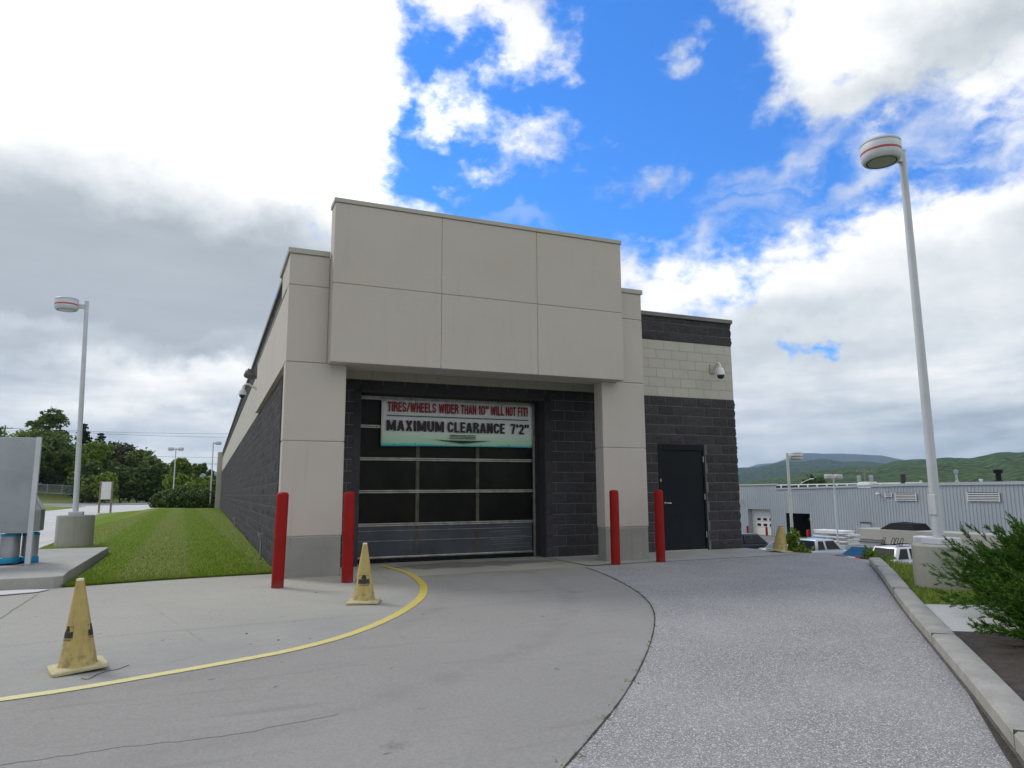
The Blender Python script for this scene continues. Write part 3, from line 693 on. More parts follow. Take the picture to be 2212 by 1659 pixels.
# entrance frame of tan render: two columns, header, projecting fascia
def eifs(name, x0, x1, y0, y1, z0, z1, bev=.012):
    return obj(name, bx(x0, x1, y0, y1, z0, z1), m_eifs, bld, bevel=bev)
J = .0045
def column(x0, x1, zb):
    root = obj('column', bx(x0, x1, 0, .30, .606, 2.04 - J), m_eifs, bld, bevel=.012)
    s = obj('column_panel', bx(x0, x1, 0, .30, 2.04 + J, 3.268 - J), m_eifs, root, bevel=.012)
    obj('column_core', bx(x0 + .012, x1 - .012, .012, .288, .585, 3.27), m_joint, root)
    p = bx(x0 + .01, x1 - .01, .008, .292, -.15, .588); obj('plinth', p, m_plinth, root, bevel=.01)
column(0, .93, 0); column(5.60, 6.52, 0)
# header behind the fascia (spans both columns), with reveal lines
bm = B()
bm.free()
for (z0, z1) in ((3.268 + J, 4.50 - J), (4.50 + J, 5.01)):
    obj('header_panel', bx(0, .62, 0, .40, z0, z1), m_eifs, bld, bevel=.012); obj('header_panel', bx(5.945, 6.52, 0, .40, z0, z1), m_eifs, bld, bevel=.012)
obj('header', bx(.012, 6.508, .012, .388, 3.274, 5.0), m_joint, bld)
obj('header', bx(.625, 5.94, .002, .398, 3.262, 5.0), m_eifs, bld)
# upper return block joining header to the building and raised soffit
bm = B(); box(bm, .004, 6.51, .402, FY - .015, 4.505, 4.99); box(bm, .075, 6.2, .402, FY - .015, 4.30, 4.503); obj('soffit', bm, m_eifs, bld)
# side band of render wrapping the left corner
bm = B(); box(bm, 0, .068, .402, 7.70, 3.268, 4.50); obj('side_band', bm, m_eifs, bld, bevel=.003)
obj('side_band', bx(.07, .30, .405, FY - .02, 3.268, 4.295), m_eifs, bld, bevel=.006)
obj('side_band_cap', bx(-.012, .066, .40, 7.71, 4.502, 4.525), m_coping_tan, bld)
obj('side_band', bx(6.22, 6.52, .405, FY - .02, 3.268, 4.295), m_eifs, bld, bevel=.006)
# fascia of six panels
fx = [.638, 2.42, 4.185, 5.93]; fz = [3.261, 4.528, 5.86]
fas = obj('fascia', bx(.650, 5.918, -.244, .10, 3.27, 5.85), m_joint, bld)
for i in range(3):
    for j in range(2):
        x0 = fx[i] + (0 if i == 0 else J * .7); x1 = fx[i + 1] - (0 if i == 2 else J * .7); z0 = fz[j] + (0 if j == 0 else J * .8); z1 = fz[j + 1] - (0 if j == 1 else J * .8)
        obj('fascia_panel', bx(x0, x1, -.256, .11 + (.15 if j else 0) * 0, z0, z1), m_eifs, fas, bevel=.009)
# underside strip of fascia/header
# copings
obj('coping', bx(.62, 5.95, -.275, .14, 5.862, 5.935), m_coping_tan, bld, bevel=.006)
bm = B(); box(bm, -.03, .618, -.02, FY + .2, 5.012, 5.10); obj('coping', bm, m_coping_tan, bld, bevel=.006)
bm = B(); box(bm, 5.952, 6.55, -.02, FY + .2, 5.012, 5.10); obj('coping', bm, m_coping_tan, bld, bevel=.006)
bm = B(); box(bm, .0, 6.52, .45, FY + .2, 4.992, 5.01); obj('coping', bm, m_coping_tan, bld)
# far end pilaster
bm = B(); box(bm, -.35, .6, FY + SL + .0, FY + SL + .7, 0, 5.0); obj('pilaster', bm, m_eifs, bld, bevel=.01)

# garage bay ------------------------------------------------------
GX0, GX1, GZ, GD = 1.43, 5.04, 3.03, 1.66
bm = B()
box(bm, GX0 - .14, GX0 - .001, FY + .002, 3.2, 0, GZ + .1); box(bm, GX1 + .001, GX1 + .14, FY + .002, 3.2, 0, GZ + .1)
box(bm, GX0 - .14, GX1 + .14, FY + .002, 3.2, GZ + .001, GZ + .14)
obj('door_reveal', bm, m_cmu, bld)
obj('bay_back', bx(GX0 - .1, GX1 + .1, 3.2, 3.25, 0, 3.2), m_interior, bld)
dr = obj('garage_door', bx(GX0 + .07, GX1 - .12, GD + .03, GD + .045, .08, 3.0), m_pane, bld)
zr = [.675, 1.27, 1.862, 2.455]
for z in zr:
    bm = B(); box(bm, GX0 + .06, GX1 - .11, GD - .012, GD + .028, z - .030, z - .003); box(bm, GX0 + .06, GX1 - .11, GD - .008, GD + .028, z + .003, z + .027)
    obj('door_rail', bm, m_dooralu, dr, bevel=.003)
obj('door_rail', bx(GX0 + .06, GX1 - .11, GD - .008, GD + .028, 2.95, 3.02), m_dooralu, dr)
obj('door_rail', bx(GX0 + .06, GX1 - .11, GD - .022, GD + .028, .075, .118), m_dooralu, dr, bevel=.012)
obj('bottom_seal', bx(GX0 + .05, GX1 - .1, GD - .012, GD + .04, .004, .073), m_black, dr)
m_mul = mat('mullion', rough=.5, metal=.5, build=varied((.05, .048, .038), (.09, .087, .068), 5, 4))
for x in (2.58, 3.77):
    bm = B()
    for a, b in zip([.12] + [z + .028 for z in zr], [z - .031 for z in zr] + [2.949]):
        box(bm, x - .034, x + .034, GD + .004, GD + .029, a, b)
    obj('door_mullion', bm, m_mul, dr)
bm = B()
for (a, b) in ((GX0 + .07, 2.545), (2.615, 3.735), (3.805, GX1 - .125)): box(bm, a, b, GD + .010, GD + .029, .119, .644)
obj('door_panel', bm, m_panel_low, dr)
bm = B()
for z, r0 in ((.565, .006), (.385, .005)): tube(bm, [(GX0 + .08, GD + .002, z), (GX1 - .13, GD + .002, z - .004)], r0, 6)
obj('cross_bar', bm, m_dooralu, dr)  # two thin level lines across the lower panels, modelled as bars
bm = B()
for k in range(9):
    z = .20 + .05 * k + random.uniform(-.01, .01); a = random.uniform(4.0, 4.35); box(bm, a, random.uniform(4.6, 4.88), GD + .0085, GD + .0098, z, z + random.uniform(.003, .007))
obj('scuff_mark', bm, mat('scuff', base=(.2, .21, .22), rough=.5), dr)
trk = obj('door_track', bx(GX1 - .105, GX1 - .06, GD - .03, GD + .03, 0, 3.02), m_dooralu, dr, bevel=.004)
obj('door_track', bx(GX0 + .002, GX0 + .055, GD - .03, GD + .03, 0, 3.02), m_interior, dr)
obj('jamb_liner', bx(GX1 - .058, GX1 - .001, GD - .06, GD + .06, 0, 3.02), m_interior, dr)

# personnel door --------------------------------------------------
DX0, DX1 = 7.66, 8.90
fr = obj('door', bx(DX0 + .085, DX1 - .09, FY + .015, FY + .06, .035, 2.10), m_steel_door, bld, bevel=.003)
bm = B(); box(bm, DX0 + .002, DX0 + .08, FY - .008, FY + .1, 0, 2.17); box(bm, DX1 - .085, DX1 - .035, FY - .008, FY + .1, 0, 2.17); box(bm, DX0 + .002, DX1 - .035, FY - .006, FY + .1, 2.105, 2.232)
obj('door_frame', bm, m_steel_door, fr, bevel=.004)
obj('door_reveal', bx(DX1 - .034, DX1 - .001, FY + .01, FY + .12, 0, 2.232), m_mortar, fr)
obj('door_backing', bx(DX0 + .003, DX1 - .003, FY + .13, FY + .15, 0, 2.23), m_interior, fr)
obj('threshold', bx(DX0 + .08, DX1 - .085, FY - .03, FY + .1, .011, .03), m_chrome, fr)
bm = B(); tube(bm, [(DX0 + .15, FY + .02, 1.0), (DX0 + .15, FY - .045, 1.0)], .011, 8); tube(bm, [(DX0 + .14, FY - .045, 1.0), (DX0 + .26, FY - .05, .995)], .010, 8); lathe(bm, [(.024, -.004), (.024, .004)], 16, (0, 0, 0))
for v in list(bm.verts)[-32:]: v.co = Vector((DX0 + .15 + v.co.x, FY + .01 - v.co.z, 1.0 + v.co.y))
obj('door_handle', bm, m_chrome, fr, smooth=True)
for z in (1.92, 1.12, .33):
    bm = B(); tube(bm, [(DX1 - .087, FY - .012, z - .06), (DX1 - .087, FY - .012, z + .06)], .010, 8); obj('hinge', bm, m_chrome, fr, smooth=True)
bm = B(); lathe(bm, [(.022, 0), (.022, .002)], 16)
for v in bm.verts: v.co = Vector((DX0 + .045 + v.co.x, FY - .009 - v.co.z, 1.47 + v.co.y * 1.5))
obj('sticker', bm, mat('sticker_yellow', base=(.35, .30, .02), rough=.6), fr)

# ------------------------------------------------------------------ banner across the top of the garage door
BX0, BX1, BZ0, BZ1, BY = 1.86, 4.915, 2.09, 2.955, GD - .055
m_banner = mat('banner_vinyl', rough=.5)
tb = NT(m_banner.node_tree); bs = tb.n['Principled BSDF']
sx = tb.new('ShaderNodeSeparateXYZ'); tb.put(sx.inputs[0], obj_co(tb))
nz_ = tb.noise(obj_co(tb), 2.2, 4, .6)
fz_ = tb.m('ADD', tb.m('DIVIDE', tb.m('SUBTRACT', sx.outputs[2], BZ0), BZ1 - BZ0), tb.m('MULTIPLY', tb.m('SUBTRACT', nz_, .5), .12))
tb.put(bs.inputs['Base Color'], tb.ramp(fz_, [(0, (.05, .48, .58)), (.045, (.12, .60, .66)), (.08, (.42, .72, .48)), (.24, (.62, .80, .66)), (.40, (.80, .82, .80)), (1, (.78, .80, .84))]))
ban = thing('banner', 'white and green vinyl banner warning of tyre width and clearance, hung on the garage door', 'banner', (0, 0, 0))
nx, nz = 60, 16; bm = B(); grid = []
def bany(u, v):   # gentle waves and diagonal creases
    return BY - .010 * math.sin(u * 9) * (1 - v) - .008 * math.sin(u * 23 + v * 9) * max(0, .5 - v) - .012 * math.exp(-((u - .16 + (v) * .12) / .03) ** 2) * max(0, .7 - v) - .010 * math.exp(-((u - .24 + (v) * .16) / .02) ** 2) * max(0, .6 - v)
for j in range(nz + 1):
    row = []
    for i in range(nx + 1):
        u, v = i / nx, j / nz
        zz = BZ0 + (BZ1 - BZ0) * v + (1 - v) * (.018 * math.sin(u * math.pi) + .04 * (u ** 2) * .6)
        row.append(bm.verts.new((BX0 + (BX1 - BX0) * u, bany(u, v), zz)))
    grid.append(row)
for j in range(nz):
    for i in range(nx): bm.faces.new([grid[j][i], grid[j][i + 1], grid[j + 1][i + 1], grid[j + 1][i]])
bo = obj('banner_sheet', bm, m_banner, ban, smooth=True)
md = bo.modifiers.new('t', 'SOLIDIFY'); md.thickness = .002; md.offset = 1
# ---- heavy condensed lettering drawn as strokes: unit box 0..1 x 0..1, value = (width, [polylines])
def _arc(cx, cy, rx, ry, a0, a1, n=6): return [(cx + rx * math.cos(rad(a0 + (a1 - a0) * k / n)), cy + ry * math.sin(rad(a0 + (a1 - a0) * k / n))) for k in range(n + 1)]
def glyph(ch, T, V):
    """T = stroke width across, V = stroke height; outlines kept inside the 0..w x 0..1 box"""
    l = T / 2; b = V / 2; t_ = 1 - V / 2
    if ch == 'I': return T, [[(l, 0), (l, 1)]]
    if ch == '1': w = T * 1.35; return w, [[(w - l, 0), (w - l, 1)], [(0, .74), (w - l, .80)]]
    if ch in "\u2019": return T, [[(l, .98), (l, .80), (l * .4, .66)]]
    if ch in "\u201d": return T * 2.3, [[(l, .98), (l, .80), (l * .4, .66)], [(l + T * 1.3, .98), (l + T * 1.3, .80), (l * .4 + T * 1.3, .66)]]
    if ch == '!': return T, [[(l, .28), (l, 1)], [(l, 0), (l, .17)]]
    w = {'M': 1.30, 'W': 1.45, '/': .75, 'T': .95, 'L': .82, 'E': .84, 'F': .80}.get(ch, 1.0) * .52; r = w - l
    if ch == 'T': return w, [[(0, t_), (w, t_)], [(w / 2, 0), (w / 2, t_)]]
    if ch == 'L': return w, [[(l, 0), (l, 1)], [(l, b), (w, b)]]
    if ch == 'E': return w, [[(l, 0), (l, 1)], [(l, b), (w, b)], [(l, t_), (w, t_)], [(l, .52), (w * .93, .52)]]
    if ch == 'F': return w, [[(l, 0), (l, 1)], [(l, t_), (w, t_)], [(l, .50), (w * .93, .50)]]
    if ch == 'H': return w, [[(l, 0), (l, 1)], [(r, 0), (r, 1)], [(l, .51), (r, .51)]]
    if ch == 'N': return w, [[(l, 0), (l, 1)], [(r, 0), (r, 1)], [(l * 1.05, .98), (r * .98, .02)]]
    if ch == 'M': return w, [[(l * .9, 0), (l * .9, 1)], [(w - l * .9, 0), (w - l * .9, 1)], [(l * 1.1, .97), (w / 2, .08)], [(w - l * 1.1, .97), (w / 2, .08)]]
    if ch == 'W': return w, [[(l * .8, 1), (w * .29, .02)], [(w * .29, .02), (w / 2, .92)], [(w / 2, .92), (w * .71, .02)], [(w * .71, .02), (w - l * .8, 1)]]
    if ch == 'X': return w, [[(l, 0), (r, 1)], [(l, 1), (r, 0)]]
    if ch == 'A': return w * 1.06, [[(l * .9, 0), (w * .5, .97)], [(w * 1.06 - l * .9, 0), (w * .56, .97)], [(w * .25, .27), (w * .8, .27)]]
    if ch == '/': return w, [[(l * .6, 0), (w - l * .6, 1)]]
    if ch == '7': return w, [[(0, t_), (w - .02, t_)], [(w - l, .95), (w * .62, .55), (w * .42, 0)]]
    if ch == 'U': return w, [[(l, 1), (l, .26)] + _arc(w / 2, .26, w / 2 - l, .26 - b, 180, 360) + [(r, 1)]]
    if ch == 'C': return w, [[(r, .68)] + _arc(w / 2, .72, w / 2 - l, .28 - b, 0, 180) + _arc(w / 2, .28, w / 2 - l, .28 - b, 180, 360) + [(r, .34)]]
    if ch in 'O0': return w, [_arc(w / 2, .72, w / 2 - l, .28 - b, 0, 180) + _arc(w / 2, .28, w / 2 - l, .28 - b, 180, 360) + [(r, .72)]]
    if ch == 'D': return w, [[(l, 0), (l, 1)], [(l, t_), (w * .45, t_)] + _arc(w * .45, .68, r - w * .45, .32 - b, 90, 0) + _arc(w * .45, .32, r - w * .45, .32 - b, 0, -90) + [(l, b)]]
    if ch == 'R': return w, [[(l, 0), (l, 1)], [(l, t_), (w * .45, t_)] + _arc(w * .45, .74, r - w * .45, .26 - b, 90, -90) + [(l, .48 + b * 0)], [(w * .45, .48), (r, .38), (r, 0)]]
    if ch == 'S': return w, [[(r, .70)] + _arc(w / 2, .75, w / 2 - l, .25 - b, 10, 180) + [(l, .68), (l * 1.5, .58), (r * .85, .42), (r, .32)] + _arc(w / 2, .25, w / 2 - l, .25 - b, 0, -180) + [(l, .31)]]
    if ch == '2': return w, [[(l, .68)] + _arc(w / 2, .74, w / 2 - l, .26 - b, 180, 0) + [(r, .62), (r * .8, .42), (l, .16), (l * .9, b)], [(0, b), (w, b)]]
    return w, [[(0, .5), (w, .5)]]
def lettering(name, txt, x0, x1, z0, z1, y, m, parent, T=.19, V=.16, gap=.07):
    """one word as thin raised ink; strokes sit a hair apart in depth so none coincide"""
    gl = [glyph(c, T, V) for c in txt]; tot = sum(g[0] for g in gl) + gap * (len(gl) - 1); k = (x1 - x0) / tot; H_ = z1 - z0
    bm = B(); x = 0; n = 0
    for (w, strokes) in gl:
        for st in strokes:
            m_ = len(st); rails = []
            for i, (px, pz) in enumerate(st):
                a = st[max(i - 1, 0)]; c = st[min(i + 1, m_ - 1)]; dx, dz = c[0] - a[0], c[1] - a[1]; L_ = math.hypot(dx, dz) or 1
                nx_, nz_ = -dz / L_ * T / 2, dx / L_ * V / 2
                rails.append(((px + nx_, pz + nz_), (px - nx_, pz - nz_)))
            yy = y - .0002 * (n % 6); n += 1; prev = None
            for p, q in rails:
                P_ = [bm.verts.new((x0 + (x + s[0]) * k, yy, z0 + min(1.0, max(0, s[1])) * H_)) for s in (p, q)]
                if prev: bm.faces.new([prev[0], prev[1], P_[1], P_[0]])
                prev = P_
        x += w + gap
    bm.normal_update()
    return obj(name, bm, m, parent)
m_txt_red = mat('ink_red', base=(.33, .012, .014), rough=.6); m_txt_dark = mat('ink_dark', base=(.028, .016, .022), rough=.6)
m_txt_k = mat('ink_black', base=(.015, .015, .015), rough=.6)
ty = BY - .040
def words(name, line, z0, z1, m, bold, y):
    for (w, x0, x1) in line: lettering(name, w, x0, x1, z0, z1, y, m, ban, T=bold, V=.17)
H1 = [("TIRES/WHEELS", 1.965, 2.895), ("WIDER", 2.945, 3.345), ("THAN", 3.385, 3.705), ("10\u201d", 3.755, 3.965), ("WILL", 4.005, 4.285), ("NOT", 4.325, 4.545), ("FIT!", 4.585, 4.80)]
H2 = [("MAXIMUM", 1.955, 3.055), ("CLEARANCE", 3.125, 4.305), ("7\u20192\u201d", 4.425, 4.825)]
words('banner_lettering', H1, 2.735, 2.915, m_txt_red, .165, ty)
words('banner_lettering', [(w, a + .004, b + .004) for w, a, b in H1], 2.731, 2.911, m_txt_k, .165, ty + .0015)
words('banner_lettering', H2, 2.375, 2.575, m_txt_dark, .20, ty)
bm = B()
box(bm, 1.955, 4.815, ty, ty + .002, 2.650, 2.665)
for z in (2.322, 2.292, 2.262): box(bm, 3.17, 3.70, ty, ty + .002, z - .007, z + .005)
vs = [bm.verts.new((x, ty, z)) for x, z in ((2.83, 2.232), (3.15, 2.222), (3.72, 2.222), (4.05, 2.232), (3.44, 2.165))]
bm.faces.new(vs)
obj('banner_symbol', bm, m_txt_k, ban)
bm = B()
for x, z in ((1.90, 2.93), (2.5, 2.94), (3.1, 2.94), (3.65, 2.94), (4.25, 2.94), (4.88, 2.93), (2.1, 2.13), (2.5, 2.15), (3.1, 2.15), (3.8, 2.15), (4.4, 2.15), (4.88, 2.16)):
    obj('grommet', bx(x - .008, x + .008, ty, ty + .002, z - .008, z + .008), m_txt_k, ban)

# ------------------------------------------------------------------ bollards
def bollard():
    bm = B(); lathe(bm, [(.081, -.12), (.081, 1.225), (.078, 1.25), (.066, 1.266), (.035, 1.275), (0, 1.277)], 36)
    return obj('bollard', bm, m_red, smooth=True)
b0 = bollard()
sp_ = [(-.07, -.95, 'red steel bollard standing in front of the left edge of the left column'), (.89, -.80, 'red steel bollard between the left column and the traffic cone by the garage door'),
       (5.51, -.47, 'red steel bollard standing before the plinth of the right column'), (6.46, -.43, 'red steel bollard in front of the dark steel door')]
for i, (x, y, l) in enumerate(sp_):
    o = b0 if i == 0 else b0.copy()
    if i: COL.objects.link(o)
    o.location = (x, y, zg(x, y)); o.rotation_euler = (rad((.3, -.2, .2, -.3)[i]), rad((.9, 0, 0, .2)[i]), i)
    tag(o, l, 'bollard', 'red bollards guarding the garage entrance')

# ------------------------------------------------------------------ traffic cones
def cone_parts(root, H=.70, r0=.128, r1=.026, base=.185, ztop=None, seed=0):
    bm = B(); n = 40
    prof = [(r0 + .012, .030), (r0, .045), (r0 + (r1 - r0) * .93, .045 + (H - .045) * .93), (r1, H - .008), (r1 - .004, H)]
    rings = []
    for r, z in prof + [(r1 - .009, H - .004), (r1 - .012, H - .05)]:
        rings.append([bm.verts.new((r * math.cos(2 * math.pi * k / n), r * math.sin(2 * math.pi * k / n), z)) for k in range(n)])
    for a, b in zip(rings, rings[1:]):
        for k in range(n): bm.faces.new([a[k], a[(k + 1) % n], b[(k + 1) % n], b[k]])
    body = obj('cone_body', bm, m_cone, root, smooth=True)
    bm = B(); pts = []
    for sx_, sy_ in ((1, 1), (-1, 1), (-1, -1), (1, -1)):
        for k in range(4):
            a = math.atan2(sy_, sx_) - rad(45) + k * rad(30); pts.append((sx_ * (base - .03) + .03 * math.cos(a), sy_ * (base - .03) + .03 * math.sin(a)))
    def lift(x, y): return .012 * max(0, x) / base * (1 if seed == 1 else .3)
    lo = [bm.verts.new((x, y, .004 + lift(x, y))) for x, y in pts]; mid = [bm.verts.new((x, y, .022 + lift(x, y))) for x, y in pts]
    hi = [bm.verts.new((x * .96, y * .96, .030 + lift(x, y))) for x, y in pts]
    inn = [bm.verts.new(((r0 + .01) * math.cos(math.atan2(y, x)), (r0 + .01) * math.sin(math.atan2(y, x)), .038)) for x, y in pts]
    nn = len(pts)
    for a, b in ((lo, mid), (mid, hi), (hi, inn)):
        for k in range(nn): bm.faces.new([a[k], a[(k + 1) % nn], b[(k + 1) % nn], b[k]])
    bm.faces.new(lo[::-1])
    obj('cone_base', bm, m_cone_base, root, smooth=True)
    bm = B(); lathe(bm, [(r1 + .002, H - .012), (r1 - .001, H + .002), (r1 - .006, H + .004)], 24); o = obj('cone_rim', bm, mat('cone_rim', base=(.62, .60, .45), rough=.7), root, smooth=True)
    return body
def logo(body, H, r0, r1, a0, a1, z0, z1, seed):
    """worn black print wrapped on the cone: outlined box, half disc and a dark band broken by light strokes"""
    rr = random.Random(seed)
    def R_(z): return r0 + (r1 - r0) * (z - .045) / (H - .045) + .0012
    bm = B()
    def quad(b0, b1, c0, c1):
        n = max(1, int(abs(b1 - b0) / rad(5)))
        for k in range(n):
            p0 = b0 + (b1 - b0) * k / n; p1 = b0 + (b1 - b0) * (k + 1) / n
            bm.faces.new([bm.verts.new((R_(z) * math.cos(a), R_(z) * math.sin(a), z)) for a, z in ((p0, c0), (p1, c0), (p1, c1), (p0, c1))])
    w = a1 - a0; h = z1 - z0
    zb0, zb1 = z0 + .16 * h, z0 + .66 * h
    # band with light strokes left open
    a = a0
    while a < a1:
        b = min(a1, a + w * rr.uniform(.05, .12)); quad(a, b, zb0 + rr.uniform(0, .03) * h, zb1 - rr.uniform(0, .05) * h)
        a = b + w * rr.choice((.0, .008, .012))
    quad(a0, a1, z1 - .03 * h, z1); quad(a0, a0 + w * .02, zb1, z1); quad(a1 - w * .02, a1, zb1, z1)
    c = (a0 + a1) / 2; n = 9
    for k in range(n):
        t0 = -1 + 2 * k / n; t1 = t0 + 2 / n; hh = math.sqrt(max(0, 1 - ((t0 + t1) / 2) ** 2))
        quad(c + t0 * w * .22, c + t1 * w * .22, zb1 - .02 * h, zb1 + hh * .40 * h)
    for k in range(8):
        q = a0 + w * (.06 + .11 * k); quad(q, q + w * rr.uniform(.04, .09), z0, z0 + .07 * h)
    quad(a0 + .04 * w, a1 - .04 * w, z0 + .095 * h, z0 + .11 * h)
    bm.normal_update()
    return obj('printed_mark', bm, m_ink, body)
c1 = thing('traffic_cone', 'faded yellow traffic cone at front left on the drive with tilted base and side print', 'cone', (-1.84, -4.79, -.066), rad(14), 'old yellow traffic cones')
c1.rotation_euler = (rad(-.6), rad(-2.6), rad(14))
bd = cone_parts(c1, .665, .128, .026, .185, seed=1)
logo(bd, .665, .128, .026, rad(176), rad(240), .225, .325, 3); logo(bd, .665, .128, .026, rad(306), rad(366), .225, .325, 5)
c2 = thing('traffic_cone', 'yellow traffic cone with dark printed band standing beside the garage door line', 'cone', (.76, -2.62, -.036), rad(-18), 'old yellow traffic cones')
bd = cone_parts(c2, .685, .128, .026, .185, seed=2)
logo(bd, .685, .128, .026, rad(232), rad(316), .205, .32, 8)
for k in (60, 150): logo(bd, .685, .128, .026, rad(k), rad(k + 58), .22, .305, 8 + k)
c3 = thing('traffic_cone', 'battered yellow cone with cut red top leaning at the walkway end by the weeds', 'cone', (9.80, .22, .012), rad(10), 'old yellow traffic cones')
c3.rotation_euler = (rad(4), rad(6), rad(10))
cone_parts(c3, .50, .145, .062, .20, seed=1)
bm = B(); lathe(bm, [(.062, .485), (.063, .505), (.052, .51), (.050, .47)], 24); obj('cut_top', bm, m_stripe, c3, smooth=True)
bm = B(); box(bm, .07, .12, -.04, .03, .25, .30); 
bm.free()

# thin wire lying on the drive by the front cone
bm = B(); wp = catmull([(-1.77, -5.12, -.068), (-1.72, -5.17, -.066), (-1.68, -5.05, -.066), (-1.62, -4.97, -.064), (-1.56, -4.94, -.064), (-1.49, -4.83, -.062)], 6)
tube(bm, wp, .0022, 6); tag(obj('loose_wire', bm, m_ink, smooth=True), 'short bent black wire lying on the drive beside the front cone', 'wire')

# ------------------------------------------------------------------ street lamps with drum heads
def lamp_head(root, hx, z, r=.27, h=.29):
    bm = B(); lathe(bm, [(r * .70, 0.012), (r * .74, -.004), (r * .88, -.002), (r * .97, .03), (r, .07), (r, .105)], 48); hd = obj('lamp_head', bm, m_pole, root, smooth=True); hd.location = (hx, 0, z)
    bm = B(); lathe(bm, [(r * .985, .104), (r * .985, .140)], 48); obj('red_stripe', bm, m_stripe, hd, smooth=True)
    bm = B(); lathe(bm, [(r, .139), (r, .237), (r * .985, .243)], 48); obj('lamp_housing', bm, m_pole, hd, smooth=True)
    bm = B(); lathe(bm, [(r * .975, .242), (r * .975, .249)], 48); obj('lid_gap', bm, m_interior, hd, smooth=True)
    bm = B(); lathe(bm, [(r * 1.005, .248), (r * 1.005, .268), (r * .93, .292), (r * .4, .30), (0, .302)], 48); obj('lid', bm, m_pole, hd, smooth=True)
    bm = B(); lathe(bm, [(r * .70, .004), (r * .73, -.008), (r * .75, -.008), (r * .75, .004)], 48); obj('lens_ring', bm, m_black, hd, smooth=True)
    bm = B(); lathe(bm, [(r * .69, .010), (r * .69, -.006), (r * .35, -.009), (0, -.010)], 40); obj('lens', bm, m_lens, hd, smooth=True)
def street_lamp(label, loc, H, heads, base_h=0, base_r=.41, tilt=(0, 0), box_h=None, grp='drum headed street lamps'):
    root = thing('street_lamp', label, 'street lamp', loc, 0, grp)
    if base_h:
        bm = B(); lathe(bm, [(base_r, -.5), (base_r, base_h - .02), (base_r - .02, base_h), (0, base_h)], 48); obj('footing', bm, m_lampbase, root, smooth=True)
        bm = B(); box(bm, -.15, .15, -.15, .15, base_h + .001, base_h + .085); obj('base_cover', bm, m_pole, root, bevel=.01)
    bm = B(); tube(bm, [(0, 0, base_h + .02), (0, 0, base_h + H)], [.066, .048], 20); p = obj('pole', bm, m_pole, root, smooth=True)
    p.rotation_euler = (rad(tilt[1]), rad(tilt[0]), 0)
    bm = B(); lathe(bm, [(.052, base_h + H - .012), (.052, base_h + H + .008), (.03, base_h + H + .014)], 20); c = obj('pole_cap', bm, m_pole, p, smooth=True)
    if box_h:
        obj('access_cover', bx(-.075, -.045, -.055, .055, box_h, box_h + .27), m_pole, p, bevel=.006)
    for s in heads:
        bm = B(); box(bm, min(s * .04, s * .30), max(s * .04, s * .30), -.035, .035, base_h + H - .19, base_h + H - .08); obj('arm', bm, m_pole, p, bevel=.006)
        lamp_head(p, s * .44, base_h + H - .25)
    return root
street_lamp('tall lamp post on round concrete footing in the lawn at left', (-3.96, 9.3, -.02), 5.41, (-1,), .78, .41, tilt=(-1.55, 0))
street_lamp('tall lamp post on concrete footing beyond the kerb at right, nearest to the juniper', (8.14, -4.51, -.10), 5.66, (-1,), .61, .335, box_h=1.0)

# ------------------------------------------------------------------ dome cameras
def dome_cam(label, loc, rotz):
    r = thing('security_camera', label, 'camera', loc, rotz, 'dome security cameras')
    bm = B(); box(bm, -.07, .07, -.03, 0, -.10, .10); obj('wall_plate', bm, m_coping_tan, r, bevel=.006)
    bm = B(); pts = catmull([(0, -.02, -.04), (0, -.13, .02), (0, -.24, .08), (0, -.34, .06), (0, -.38, -.03)], 6); tube(bm, pts, .026, 14); obj('gooseneck', bm, m_white, r, smooth=True)
    bm = B(); lathe(bm, [(.035, -.03), (.06, -.05), (.082, -.10), (.092, -.165), (.095, -.19), (.088, -.20)], 28, (0, -.38, 0)); obj('housing', bm, m_white, r, smooth=True)
    bm = B(); lathe(bm, [(.078, -.20), (.074, -.232), (.055, -.262), (.028, -.278), (0, -.282)], 28, (0, -.38, 0)); obj('dome', bm, mat('smoked_dome', base=(.03, .03, .03), rough=.1), r, smooth=True)
dome_cam('white dome camera on a gooseneck on the tan band at the right corner', (9.18, FY - .004, 3.92), rad(-12))
dome_cam('white dome camera on a gooseneck on the long left side wall', (.06, 7.95, 3.95), rad(-90))
fl = thing('floodlight', 'dark floodlight fixed high on the left side wall above the camera', 'floodlight', (.06, 8.0, 4.25), rad(-90))
obj('bracket', bx(-.05, .05, -.12, 0, -.05, .05), m_coping, fl, bevel=.005)
bm = B(); lathe(bm, [(.10, 0), (.13, .06), (.13, .2), (.09, .24)], 20)
bmesh.ops.rotate(bm, verts=bm.verts, matrix=Matrix.Rotation(rad(70), 3, 'X')); bmesh.ops.translate(bm, verts=bm.verts, vec=(0, -.12, .02))
obj('lamp_body', bm, m_coping, fl, smooth=True)
# pipes at the foot of the side wall
for (y, h, l) in ((3.15, .40, 'grey conduit pipe rising beside the left wall, nearest the column'), (17.0, .30, 'short pale pipe stub far along the left wall base')):
    r = thing('pipe', l, 'pipe', (.0, y, .0), 0, 'pipes along the left wall')
    bm = B(); tube(bm, [(-.03, 0, -.05), (-.03, 0, h)], .016, 10); obj('pipe_stem', bm, m_plastic, r, smooth=True)
    obj('pipe_box', bx(-.075, .01, -.035, .035, h, h + .11), m_plastic, r, bevel=.006)

